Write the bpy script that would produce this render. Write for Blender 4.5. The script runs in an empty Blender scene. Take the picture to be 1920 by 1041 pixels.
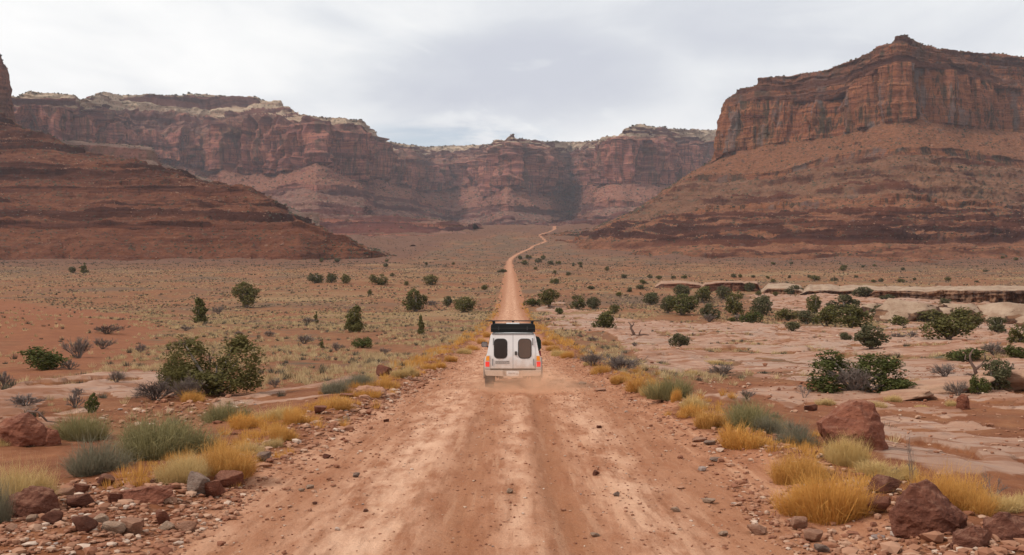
import bpy, bmesh, math, random
import numpy as np
from mathutils import Vector, Matrix

SC = bpy.context.scene
COL = SC.collection
R = math.radians
F = 1867.0          # focal length in photograph pixels (35 mm lens on a 36 mm wide frame)
EYE = 2.15          # camera height

# ------------------------------------------------------------------ camera
cam = bpy.data.cameras.new('camera')
cam.lens = 35.0; cam.sensor_width = 36.0; cam.clip_start = 0.1; cam.clip_end = 30000
camo = bpy.data.objects.new('camera', cam); COL.objects.link(camo)
camo.location = (0, 0, EYE); camo.rotation_euler = (R(90), 0, 0)
SC.camera = camo

# ------------------------------------------------------------------ exposure
SC.cycles.volume_bounces = 3
SC.cycles.use_denoising = True
SC.cycles.use_adaptive_sampling = False
SC.view_settings.view_transform = 'Standard'
SC.view_settings.look = 'None'
SC.view_settings.exposure = 0.42
SC.view_settings.gamma = 1.0

# ------------------------------------------------------------------ sun (veiled by cloud, from the left)
SUN_EL, SUN_AZ = 45.0, -110.0      # azimuth measured from +Y, negative = left
sun = bpy.data.lights.new('sun', 'SUN')
sun.energy = 2.0; sun.angle = R(5.5); sun.color = (1.0, 0.95, 0.87)
suno = bpy.data.objects.new('sun', sun); COL.objects.link(suno)
sd = Vector((math.sin(R(SUN_AZ)) * math.cos(R(SUN_EL)), math.cos(R(SUN_AZ)) * math.cos(R(SUN_EL)), math.sin(R(SUN_EL))))
suno.rotation_euler = sd.to_track_quat('Z', 'Y').to_euler()
suno.location = sd * 100

# ------------------------------------------------------------------ node helpers
class NT:
    def __init__(s, tree):
        s.t = tree
    def n(s, typ, ins=None, **props):
        nd = s.t.nodes.new(typ)
        for k, v in props.items(): setattr(nd, k, v)
        for k, v in (ins or {}).items():
            sk = nd.inputs[k]
            if isinstance(v, bpy.types.NodeSocket): s.t.links.new(v, sk)
            else: sk.default_value = v
        return nd
    def link(s, a, b): s.t.links.new(a, b)
    def m(s, op, a, b=0.0, c=None, clamp=False):
        ins = {0: a, 1: b}
        if c is not None: ins[2] = c
        return s.n('ShaderNodeMath', ins, operation=op, use_clamp=clamp).outputs[0]
    def mix(s, f, a, b, blend='MIX'):
        a = a if isinstance(a, bpy.types.NodeSocket) else tuple(a) + (1,)
        b = b if isinstance(b, bpy.types.NodeSocket) else tuple(b) + (1,)
        return s.n('ShaderNodeMix', {0: f, 6: a, 7: b}, data_type='RGBA', blend_type=blend).outputs[2]
    def ramp(s, f, stops, interp='LINEAR'):
        nd = s.n('ShaderNodeValToRGB', {0: f}); cr = nd.color_ramp; cr.interpolation = interp
        while len(cr.elements) < len(stops): cr.elements.new(0.5)
        for e, (p, c) in zip(cr.elements, stops):
            e.position = p
            e.color = (c, c, c, 1) if not hasattr(c, '__len__') else tuple(c) + (1,)
        return nd.outputs[0]
    def smooth(s, v, lo, hi):
        return s.n('ShaderNodeMapRange', {0: v, 1: lo, 2: hi, 3: 0.0, 4: 1.0}, interpolation_type='SMOOTHSTEP', clamp=True).outputs[0]
    def noise(s, vec, scale, detail=4, rough=0.55, dist=0.0):
        return s.n('ShaderNodeTexNoise', {'Vector': vec, 'Scale': scale, 'Detail': detail, 'Roughness': rough, 'Distortion': dist}).outputs[0]
    def vmul(s, v, k):
        return s.n('ShaderNodeVectorMath', {0: v, 1: k}, operation='MULTIPLY').outputs[0]
    def attr(s, name):
        return s.n('ShaderNodeAttribute', attribute_name=name).outputs[2]

def new_mat(name):
    m = bpy.data.materials.new(name); m.use_nodes = True
    m.node_tree.nodes.clear()
    t = NT(m.node_tree)
    out = t.n('ShaderNodeOutputMaterial')
    return m, t, out

def flat_mat(name, col, rough=0.7, metal=0.0, var=0.12, scale=8.0, spec=0.5, bump=0.0, emit=None):
    m, t, out = new_mat(name)
    tc = t.n('ShaderNodeTexCoord').outputs['Object']
    nz = t.noise(tc, scale, 5)
    c = t.mix(nz, tuple(x * (1 - var) for x in col), tuple(min(1, x * (1 + var)) for x in col))
    b = t.n('ShaderNodeBsdfPrincipled', {'Base Color': c, 'Roughness': rough, 'Metallic': metal, 'Specular IOR Level': spec})
    if bump:
        bp = t.n('ShaderNodeBump', {'Height': nz, 'Strength': bump, 'Distance': 0.02}); t.link(bp.outputs[0], b.inputs['Normal'])
    if emit:
        b.inputs['Emission Color'].default_value = tuple(emit[0]) + (1,); b.inputs['Emission Strength'].default_value = emit[1]
    t.link(b.outputs[0], out.inputs[0])
    return m

# ------------------------------------------------------------------ sky: Nishita behind broken high cloud
W = bpy.data.worlds.new('World'); SC.world = W; W.use_nodes = True
W.node_tree.nodes.clear(); w = NT(W.node_tree)
wout = w.n('ShaderNodeOutputWorld')
sky = w.n('ShaderNodeTexSky', sky_type='NISHITA', sun_disc=False)
sky.sun_elevation = R(SUN_EL); sky.sun_rotation = R(SUN_AZ); sky.air_density = 1.0; sky.dust_density = 1.5
d = w.n('ShaderNodeTexCoord').outputs['Generated']
sx = w.n('ShaderNodeSeparateXYZ', {0: d})
zz = w.m('ADD', w.m('MAXIMUM', sx.outputs[2], 0.0), 0.16)
cp = w.n('ShaderNodeCombineXYZ', {0: w.m('DIVIDE', sx.outputs[0], zz), 1: w.m('DIVIDE', sx.outputs[1], zz), 2: 3.7}).outputs[0]
cpa = w.vmul(cp, (1.0, 0.62, 1.0))
big = w.noise(cpa, 0.62, 6, 0.52, 0.5)
fine = w.noise(cpa, 2.1, 7, 0.55, 0.3)
dens = w.m('ADD', w.m('MULTIPLY', big, 0.72), w.m('MULTIPLY', fine, 0.28))
def spot(cx, cz, rx, rz):          # soft patch of sky round a direction
    a = w.m('DIVIDE', w.m('SUBTRACT', w.m('DIVIDE', sx.outputs[0], w.m('MAXIMUM', sx.outputs[1], 0.05)), cx), rx)
    b = w.m('DIVIDE', w.m('SUBTRACT', w.m('DIVIDE', sx.outputs[2], w.m('MAXIMUM', sx.outputs[1], 0.05)), cz), rz)
    return w.m('MULTIPLY', w.smooth(w.m('ADD', w.m('MULTIPLY', a, a), w.m('MULTIPLY', b, b)), 1.0, 0.0), w.m('GREATER_THAN', sx.outputs[1], 0.05))
wisp = w.noise(w.vmul(d, (5.0, 5.0, 17.0)), 1.0, 6, 0.58, 0.6)
bank = w.m('MULTIPLY', w.m('MAXIMUM', spot(0.0, 0.195, 0.20, 0.07), w.m('MULTIPLY', spot(0.33, 0.255, 0.25, 0.05), 0.55)), w.smooth(wisp, 0.36, 0.56))
glow = w.m('MAXIMUM', w.m('MULTIPLY', spot(-0.42, 0.26, 0.30, 0.13), 0.8), spot(0.0, 0.15, 0.30, 0.035))
dens = w.m('ADD', w.m('ADD', dens, w.m('MULTIPLY', bank, -0.19)), w.m('ADD', w.m('MULTIPLY', glow, 0.07), w.m('MULTIPLY', w.m('SUBTRACT', wisp, 0.5), 0.24)))
ccol = w.ramp(dens, [(0.28, (0.58, 0.61, 0.68)), (0.38, (0.655, 0.685, 0.735)), (0.46, (0.775, 0.80, 0.825)), (0.54, (0.90, 0.91, 0.91)), (0.64, (1.0, 1.0, 0.985))])
hole = w.m('MULTIPLY', spot(-0.065, 0.135, 0.14, 0.030), w.smooth(wisp, 0.42, 0.56))
cover = w.m('SUBTRACT', 1.0, w.m('MULTIPLY', hole, 0.65))
bg1 = w.n('ShaderNodeBackground', {0: sky.outputs[0], 1: 0.10})
bg2 = w.n('ShaderNodeBackground', {0: ccol, 1: 0.80})
ms = w.n('ShaderNodeMixShader', {0: cover, 1: bg1.outputs[0], 2: bg2.outputs[0]})
w.link(ms.outputs[0], wout.inputs[0])

# ------------------------------------------------------------------ numpy noise
_rs = np.random.RandomState(11)
_P = np.concatenate([_rs.permutation(256)] * 2).astype(np.int32)
_g = _rs.normal(size=(256, 3)).astype(np.float32); _g /= np.linalg.norm(_g, axis=1, keepdims=True); _g *= 1.5

def perlin(x, y, z=None):
    x = np.asarray(x, np.float32); y = np.asarray(y, np.float32)
    z = np.zeros_like(x) if z is None else np.asarray(z, np.float32)
    xi = np.floor(x); yi = np.floor(y); zi = np.floor(z)
    fx, fy, fz = x - xi, y - yi, z - zi
    xi = xi.astype(np.int32) & 255; yi = yi.astype(np.int32) & 255; zi = zi.astype(np.int32) & 255
    u, v, q = [f * f * f * (f * (f * 6 - 15) + 10) for f in (fx, fy, fz)]
    r = 0
    for dx in (0, 1):
        a = _P[(xi + dx) & 255]; wx = u if dx else 1 - u
        for dy in (0, 1):
            b = _P[(a + yi + dy) & 255]; wy = wx * (v if dy else 1 - v)
            for dz in (0, 1):
                g = _g[_P[(b + zi + dz) & 255]]
                r = r + wy * (q if dz else 1 - q) * (g[..., 0] * (fx - dx) + g[..., 1] * (fy - dy) + g[..., 2] * (fz - dz))
    return r

def fbm(x, y, z=None, o=4, gain=0.5, lac=2.03):
    a, s, r = 1.0, 1.0, 0
    for i in range(o):
        r = r + a * perlin(x * s + 17.3 * i, y * s + 5.1 * i, None if z is None else z * s + 9.7 * i)
        a *= gain; s *= lac
    return r

def sstep(v, a, b):
    t = np.clip((v - a) / (b - a), 0, 1); return t * t * (3 - 2 * t)

# ------------------------------------------------------------------ ground profile
_YK = [-60, 0, 30, 60, 100, 140, 187, 225, 260, 366, 480, 600, 780, 980, 1200, 1500, 1800, 2100, 3500, 7000]
_ZK = [2.4, 0, -1.2, -2.36, -3.75, -4.85, -5.5, -5.35, -4.6, -1.7, 1.8, 6.2, 13, 23, 37, 66, 96, 106, 122, 130]
_yy = np.linspace(-60, 7000, 14000)
_zz = np.interp(_yy, _YK, _ZK)
def _sm(z, k):
    p = np.pad(z, k, mode='reflect', reflect_type='odd'); c = np.convolve(p, np.ones(2 * k + 1) / (2 * k + 1), 'same')
    return c[k:-k]
_zz = _sm(_sm(_zz, 12), 12)
def prof(Y): return np.interp(Y, _yy, _zz)
def far_Y(py, lo=90):          # distance at which the road profile shows at photograph row py
    Ys = np.geomspace(lo, 2100, 6000); p = 520.5 + F * (EYE - prof(Ys)) / Ys
    return float(Ys[np.argmin(np.abs(p - py))])

_road_px = [(958, 560), (957.5, 540), (957, 521), (955, 500), (955, 491), (958, 485), (966.6, 478.7), (980.7, 471.6), (1001, 460.5), (1016, 456), (1023, 452.5),
            (1018, 447), (1011, 441.4), (1017, 438.5), (1029, 435.3), (1040, 430), (1045, 426), (1040, 421.5), (1034, 418)]
_ry = [-60, 0, 30, 60, 150]; _rx = [0.1, 0.1, 0.1, 0.0, -0.2]
for px, py in _road_px:
    Y = far_Y(py); _ry.append(Y); _rx.append((px - 960) / F * Y)
_ry = np.array(_ry); _rx = np.array(_rx)
_o = np.argsort(_ry); _ry = _ry[_o]; _rx = _rx[_o]
def road_x(Y): return np.interp(Y, _ry, _rx)
def road_hw(Y): return np.interp(Y, [0, 12, 30, 60, 150, 187, 230, 300, 500, 2000], [3.6, 3.55, 3.30, 3.1, 2.9, 2.8, 2.2, 1.9, 1.9, 2.0])

def Hbase(X, Y):
    """ground height without the fine roughness"""
    X = np.asarray(X, np.float64); Y = np.asarray(Y, np.float64)
    z = prof(Y)
    off = np.abs(X - road_x(Y)) - road_hw(Y)
    k = sstep(off, 0.0, 14.0) * sstep(Y, -5, 60)
    amp = np.interp(Y, [0, 30, 100, 300, 1000, 2000], [0.15, 0.35, 0.6, 1.3, 3.0, 6.0])
    z = z + k * amp * fbm(X / 43.0, Y / 61.0, None, 3)
    near = sstep(Y, 120, 50)
    berm = np.exp(-((off - 0.45) / 0.5) ** 2) * 0.13 + np.exp(-((off - 1.0) / 0.9) ** 2) * 0.07
    z = z + near * berm * (0.7 + 0.9 * perlin(X * 0.7, Y * 0.45))
    z = z - near * sstep(off, 1.6, 5.0) * 0.30 * sstep(Y, 2, 14)
    # smooth red rise on the left, low swell of bare rock on the right
    z = z + 2.3 * np.exp(-((X + 62) / 26.0) ** 2 - ((Y - 108) / 26.0) ** 2)
    z = z + 0.8 * np.exp(-((X - 36) / 15.0) ** 2 - ((Y - 62) / 12.0) ** 2)
    # valley sides climb a little away from the road
    z = z + sstep(np.abs(X), 120, 900) * 0.012 * np.abs(X) * sstep(Y, 400, 1200)
    return z

def hit(px, py, lo=4.0, hi=2400.0):
    """point of the ground seen at photograph pixel px, py"""
    Ys = np.geomspace(lo, hi, 5000); X = (px - 960) / F * Ys; Z = EYE + (520.5 - py) / F * Ys
    below = np.nonzero(Z <= Hbase(X, Ys))[0]
    i = below[0] if len(below) else len(Ys) - 1
    return float(X[i]), float(Ys[i])

def poly_px(pts):
    return np.array([hit(*p) for p in pts])

def poly_mask(X, Y, poly, soft):
    """signed soft inside mask of a ground polygon"""
    ins = np.zeros(X.shape, bool); dist = np.full(X.shape, 1e9)
    n = len(poly)
    for i in range(n):
        x1, y1 = poly[i]; x2, y2 = poly[(i + 1) % n]
        c = ((y1 > Y) != (y2 > Y)) & (X < (x2 - x1) * (Y - y1) / (y2 - y1 + 1e-9) + x1)
        ins ^= c
        dx, dy = x2 - x1, y2 - y1
        t = np.clip(((X - x1) * dx + (Y - y1) * dy) / (dx * dx + dy * dy + 1e-9), 0, 1)
        dist = np.minimum(dist, np.hypot(X - x1 - t * dx, Y - y1 - t * dy))
    return np.clip(0.5 + np.where(ins, dist, -dist) / (2 * soft), 0, 1)

ROCK_POLYS = [
    [(1235, 700), (1150, 640), (1050, 612), (1045, 592), (1130, 588), (1250, 605), (1330, 607), (1500, 615), (1600, 618), (1720, 598), (1960, 590), (1960, 710), (1760, 720), (1700, 760), (1500, 720), (1330, 690)],
    [(1290, 745), (1420, 728), (1560, 742), (1700, 735), (1960, 722), (1960, 800), (1740, 775), (1560, 765), (1420, 775)],
    [(1530, 800), (1650, 785), (1960, 775), (1960, 900), (1800, 880), (1700, 870), (1660, 845)],
    [(-60, 770), (0, 735), (120, 712), (215, 700), (262, 706), (330, 720), (420, 718), (430, 745), (330, 745), (240, 745), (130, 790), (-40, 825)],
    [(400, 760), (520, 735), (640, 712), (690, 712), (560, 752), (440, 775)],
    [(1005, 575), (1040, 570), (1075, 585), (1030, 590)],
    [(1440, 546), (1960, 560), (1960, 600), (1600, 592), (1400, 570)],
]
ROCK_POLYS = [poly_px(p) for p in ROCK_POLYS]
SAND_POLYS = [poly_px(p) for p in [
    [(-40, 560), (130, 580), (250, 592), (300, 615), (290, 640), (230, 680), (60, 712), (-40, 730)],
    [(1290, 720), (1450, 705), (1700, 745), (1960, 745), (1960, 765), (1500, 775), (1330, 745)]]]

def rock_mask(X, Y):
    k = np.clip(Y / 40.0, 0.25, 3.0)
    wx = X + k * 1.6 * fbm(X / (3.2 * k), Y / (4.5 * k), None, 4)
    wy = Y + k * 4.0 * fbm(X / (4.0 * k) + 31, Y / (6.0 * k), None, 4)
    m = np.zeros(X.shape)
    for p in ROCK_POLYS:
        x0, y0 = p.min(0) - 12; x1, y1 = p.max(0) + 12
        s = (wx > x0) & (wx < x1) & (wy > y0) & (wy < y1)
        if s.any(): m[s] = np.maximum(m[s], poly_mask(wx[s], wy[s], p, 0.35))
    off = np.abs(X - road_x(Y)) - road_hw(Y)
    m *= sstep(off, 0.6, 1.6)
    # sandy pockets inside the rock
    pk = fbm(X / 2.6, Y / 5.2 + 40, None, 4)
    st = fbm(X / 9.0 + 13, Y / 3.2 + 4, None, 4)
    return m * sstep(pk, -0.34, -0.28) * sstep(st, -0.38, -0.31)

def sand_mask(X, Y):
    m = np.zeros(X.shape)
    wx = X + 2.5 * fbm(X / 6, Y / 9, None, 4); wy = Y + 5 * fbm(X / 6 + 9, Y / 9, None, 4)
    for p in SAND_POLYS:
        x0, y0 = p.min(0) - 12; x1, y1 = p.max(0) + 12
        s = (wx > x0) & (wx < x1) & (wy > y0) & (wy < y1)
        if s.any(): m[s] = np.maximum(m[s], poly_mask(wx[s], wy[s], p, 1.5))
    return m

def Hfine(X, Y, rock=None, off=None):
    """ground height with the roughness that is modelled"""
    z = Hbase(X, Y)
    if off is None: off = np.abs(X - road_x(Y)) - road_hw(Y)
    if rock is None: rock = rock_mask(X, Y)
    near = sstep(Y, 160, 40)
    road = sstep(off, 0.3, -0.3)
    z = z + near * (1 - road) * (1 - rock) * (0.035 * fbm(X * 2.1, Y * 2.1, None, 3) + 0.05 * fbm(X * 0.6, Y * 0.6, None, 3))
    lat = X - road_x(Y) + 0.14 * perlin(X * 0.0 + 3.1, Y * 0.11)
    tr = np.exp(-((lat - 0.48) / 0.16) ** 2) * 0.035 + np.exp(-((lat + 0.72) / 0.20) ** 2) * 0.02 + np.exp(-((lat - 0.95) / 0.2) ** 2) * 0.018
    z = z + near * road * (0.012 * fbm(X * 3.0, Y * 1.1, None, 3) + 0.016 * fbm(X * 7.0, Y * 6.0, None, 2) - tr + 0.03 * np.exp(-((lat - 0.2) / 0.2) ** 2) + 0.02 * np.exp(-((lat + 1.15) / 0.3) ** 2))
    # stepped sheets of bare rock
    st = fbm(X / 7.0 + 50, Y / 16.0, None, 4) * 0.55 + 0.3
    h = 0.16; q = st / h; fr = q - np.floor(q)
    terr = (np.floor(q) + sstep(fr, 0.0, 0.22)) * h
    z = z + rock * (0.07 + 0.5 * (terr - 0.3) + 0.03 * fbm(X * 1.5, Y * 0.7, None, 3)) * np.interp(Y, [0, 40, 140], [0.8, 1.0, 2.0])
    return z

# ------------------------------------------------------------------ mesh helpers
def raw_mesh(name, V, faces_flat, nside, attrs=None, smooth=True):
    me = bpy.data.meshes.new(name)
    V = np.ascontiguousarray(V, np.float32)
    me.vertices.add(len(V)); me.vertices.foreach_set('co', V.ravel())
    nf = len(faces_flat) // nside
    me.loops.add(nf * nside); me.loops.foreach_set('vertex_index', np.ascontiguousarray(faces_flat, np.int32))
    me.polygons.add(nf)
    me.polygons.foreach_set('loop_start', np.arange(0, nf * nside, nside, dtype=np.int32))
    try: me.polygons.foreach_set('loop_total', np.full(nf, nside, dtype=np.int32))
    except Exception: pass
    me.polygons.foreach_set('use_smooth', np.full(nf, smooth))
    for k, a in (attrs or {}).items():
        at = me.attributes.new(k, 'FLOAT', 'POINT'); at.data.foreach_set('value', np.ascontiguousarray(a, np.float32))
    me.update(calc_edges=True)
    return me

def link(name, me, mat=None, parent=None, **props):
    o = bpy.data.objects.new(name, me); COL.objects.link(o)
    if mat is not None and not len(me.materials): me.materials.append(mat)
    if parent: o.parent = parent
    for k, v in props.items(): o[k] = v
    return o

def grid_faces(nr, nc):
    i = np.arange(nr * nc, dtype=np.int32).reshape(nr, nc)
    return np.stack([i[:-1, :-1], i[:-1, 1:], i[1:, 1:], i[1:, :-1]], -1).reshape(-1, 4)

def compact(V, Fc, attrs):
    u, inv = np.unique(Fc, return_inverse=True)
    return V[u], inv.reshape(Fc.shape).astype(np.int32), {k: a[u] for k, a in attrs.items()}
# ------------------------------------------------------------------ ground material
def ground_material():
    m, t, out = new_mat('desert_ground')
    pos = t.n('ShaderNodeNewGeometry').outputs['Position']
    road, pale, dark, rock, sand, grass = [t.attr(a) for a in ('road', 'pale', 'dark', 'rock', 'sand', 'grass')]
    n1 = t.noise(pos, 0.9, 8, 0.62); n2 = t.noise(pos, 7.0, 8, 0.65); n3 = t.noise(pos, 0.06, 5, 0.6); n4 = t.noise(pos, 26.0, 5, 0.7)
    nroad = t.noise(t.vmul(pos, (3.0, 0.7, 1.0)), 1.0, 8, 0.65)
    # red soil
    soil = t.mix(t.smooth(n1, 0.3, 0.72), (0.160, 0.052, 0.023), (0.265, 0.104, 0.047))
    soil = t.mix(t.m('MULTIPLY', t.smooth(n2, 0.52, 0.75), 0.5), soil, (0.37, 0.20, 0.12))
    soil = t.mix(t.m('MULTIPLY', t.smooth(n2, 0.50, 0.28), 0.4), soil, (0.16, 0.062, 0.034))
    # dry grass tint over the valley floor, with dark scrub specks
    sp1 = t.n('ShaderNodeTexVoronoi', {'Vector': t.n('ShaderNodeVectorMath', {0: pos, 1: t.vmul(t.n('ShaderNodeTexNoise', {'Vector': pos, 'Scale': 0.6, 'Detail': 3.0}).outputs[1], (1.6, 1.6, 0)), 2: (0, 0, 0)}, operation='ADD').outputs[0], 'Scale': 0.55}).outputs[0]
    sp2 = t.n('ShaderNodeTexVoronoi', {'Vector': t.vmul(pos, (1, 1, 0.5)), 'Scale': 0.19}).outputs[0]
    gm = t.m('MULTIPLY', grass, t.smooth(t.m('ADD', n1, t.m('MULTIPLY', n3, 0.8)), 0.62, 1.08))
    straw = t.mix(n2, (0.155, 0.090, 0.042), (0.275, 0.180, 0.085))
    soil = t.mix(t.m('MULTIPLY', gm, 0.42), soil, straw)
    red = t.attr('red')
    soil = t.mix(t.m('MULTIPLY', red, t.smooth(n3, 0.30, 0.62)), soil, t.mix(n1, (0.080, 0.046, 0.029), (0.150, 0.090, 0.055)))
    soil = t.mix(t.m('MULTIPLY', t.m('MULTIPLY', grass, t.smooth(sp1, 0.42, 0.20)), 0.6), soil, (0.105, 0.075, 0.048))
    soil = t.mix(t.m('MULTIPLY', t.m('MULTIPLY', grass, t.smooth(sp2, 0.26, 0.12)), 0.75), soil, (0.085, 0.080, 0.052))
    soil = t.mix(t.m('MULTIPLY', t.attr('hill'), 0.9), soil, t.mix(t.smooth(n1, 0.38, 0.62), (0.075, 0.034, 0.022), (0.175, 0.084, 0.051)))
    # broad bands of barer, greyer and grassier ground across the plain
    band = t.noise(t.vmul(pos, (0.010, 0.028, 0.0)), 1.0, 6, 0.6, 0.5)
    soil = t.mix(t.m('MULTIPLY', t.m('MULTIPLY', t.smooth(band, 0.50, 0.62), grass), 0.55), soil, (0.115, 0.072, 0.048))
    soil = t.mix(t.m('MULTIPLY', t.m('MULTIPLY', t.smooth(band, 0.46, 0.36), grass), 0.45), soil, (0.275, 0.185, 0.095))
    # bare smooth sand
    soil = t.mix(t.m('MULTIPLY', sand, t.smooth(t.m('ADD', n2, t.m('MULTIPLY', n1, 0.6)), 0.95, 0.6)), soil, t.mix(n1, (0.185, 0.064, 0.032), (0.265, 0.104, 0.052)))
    # road dirt
    rd = t.mix(t.smooth(nroad, 0.32, 0.70), (0.300, 0.116, 0.056), (0.440, 0.205, 0.114))
    rd = t.mix(t.m('MULTIPLY', t.m('MULTIPLY', pale, t.smooth(t.m('ADD', nroad, t.m('MULTIPLY', n1, 0.5)), 0.55, 0.95)), 0.95), rd, (0.660, 0.395, 0.262))
    ns = t.noise(t.vmul(pos, (7.0, 0.45, 1.0)), 1.0, 6, 0.6)
    rd = t.mix(t.m('MULTIPLY', t.smooth(ns, 0.53, 0.66), 0.40), rd, (0.60, 0.34, 0.21))
    rd = t.mix(t.m('MULTIPLY', t.smooth(ns, 0.46, 0.34), 0.45), rd, (0.225, 0.085, 0.038))
    rd = t.mix(t.m('MULTIPLY', t.m('MULTIPLY', dark, t.smooth(nroad, 0.25, 0.6)), 0.75), rd, (0.255, 0.098, 0.043))
    rd = t.mix(t.m('MULTIPLY', t.smooth(n4, 0.60, 0.74), 0.35), rd, (0.48, 0.29, 0.19))
    rd = t.mix(t.m('MULTIPLY', t.smooth(n4, 0.40, 0.27), 0.55), rd, (0.175, 0.073, 0.042))
    n5 = t.noise(pos, 75.0, 3, 0.6)
    rd = t.mix(t.m('MULTIPLY', t.smooth(n5, 0.58, 0.70), 0.5), rd, (0.53, 0.33, 0.225))
    rd = t.mix(t.m('MULTIPLY', t.smooth(n5, 0.42, 0.32), 0.5), rd, (0.19, 0.072, 0.038))
    # slickrock
    rw = t.n('ShaderNodeVectorMath', {0: pos, 1: (1.0, 0.36, 2.0)}, operation='MULTIPLY').outputs[0]
    r1 = t.noise(rw, 0.55, 8, 0.62, 0.6); r2 = t.noise(rw, 3.2, 8, 0.65); r3 = t.noise(t.vmul(pos, (0.09, 0.06, 0.1)), 1.0, 4)
    rk = t.mix(t.smooth(r1, 0.30, 0.68), (0.260, 0.125, 0.078), (0.425, 0.250, 0.170))
    rk = t.mix(t.smooth(r3, 0.40, 0.62), rk, t.mix(r2, (0.27, 0.165, 0.122), (0.430, 0.285, 0.210)))
    rk = t.mix(t.m('MULTIPLY', t.smooth(r1, 0.50, 0.56), t.m('MULTIPLY', t.smooth(r2, 0.46, 0.6), 0.35)), rk, (0.24, 0.180, 0.165))
    crack = t.n('ShaderNodeTexVoronoi', {'Vector': t.n('ShaderNodeVectorMath', {0: t.vmul(pos, (0.42, 0.16, 0.4)), 1: t.vmul(t.n('ShaderNodeTexNoise', {'Vector': pos, 'Scale': 0.5, 'Detail': 6.0}).outputs[1], (0.8, 0.8, 0.8))}, operation='ADD').outputs[0], 'Scale': 1.0}, feature='DISTANCE_TO_EDGE').outputs[0]
    rk = t.mix(t.m('MULTIPLY', t.m('MULTIPLY', t.smooth(crack, 0.022, 0.004), t.smooth(r1, 0.50, 0.58)), 0.7), rk, (0.14, 0.07, 0.045))
    strk = t.noise(t.vmul(pos, (0.22, 1.1, 1.0)), 1.0, 6, 0.6, 0.4)
    rk = t.mix(t.m('MULTIPLY', t.smooth(strk, 0.51, 0.58), 0.8), rk, (0.235, 0.098, 0.052))
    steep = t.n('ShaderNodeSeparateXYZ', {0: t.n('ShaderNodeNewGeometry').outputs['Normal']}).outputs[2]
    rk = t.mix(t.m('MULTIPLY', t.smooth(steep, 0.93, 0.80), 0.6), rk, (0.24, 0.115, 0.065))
    soil_rock = t.mix(t.smooth(t.m('ADD', rock, t.m('MULTIPLY', t.m('SUBTRACT', n2, 0.5), 0.5)), 0.35, 0.65), soil, rk)
    c = t.mix(t.smooth(t.m('ADD', road, t.m('MULTIPLY', t.m('SUBTRACT', n1, 0.5), 0.9)), 0.25, 0.75), soil_rock, rd)
    hgt = t.m('ADD', t.m('MULTIPLY', n2, 0.6), t.m('ADD', t.m('MULTIPLY', n4, 0.35), t.m('MULTIPLY', n1, 0.7)))
    bp = t.n('ShaderNodeBump', {'Height': hgt, 'Strength': 0.9, 'Distance': 0.07})
    b = t.n('ShaderNodeBsdfPrincipled', {'Base Color': c, 'Roughness': 0.95, 'Specular IOR Level': 0.12, 'Normal': bp.outputs[0]})
    t.link(b.outputs[0], out.inputs[0])
    return m

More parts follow.
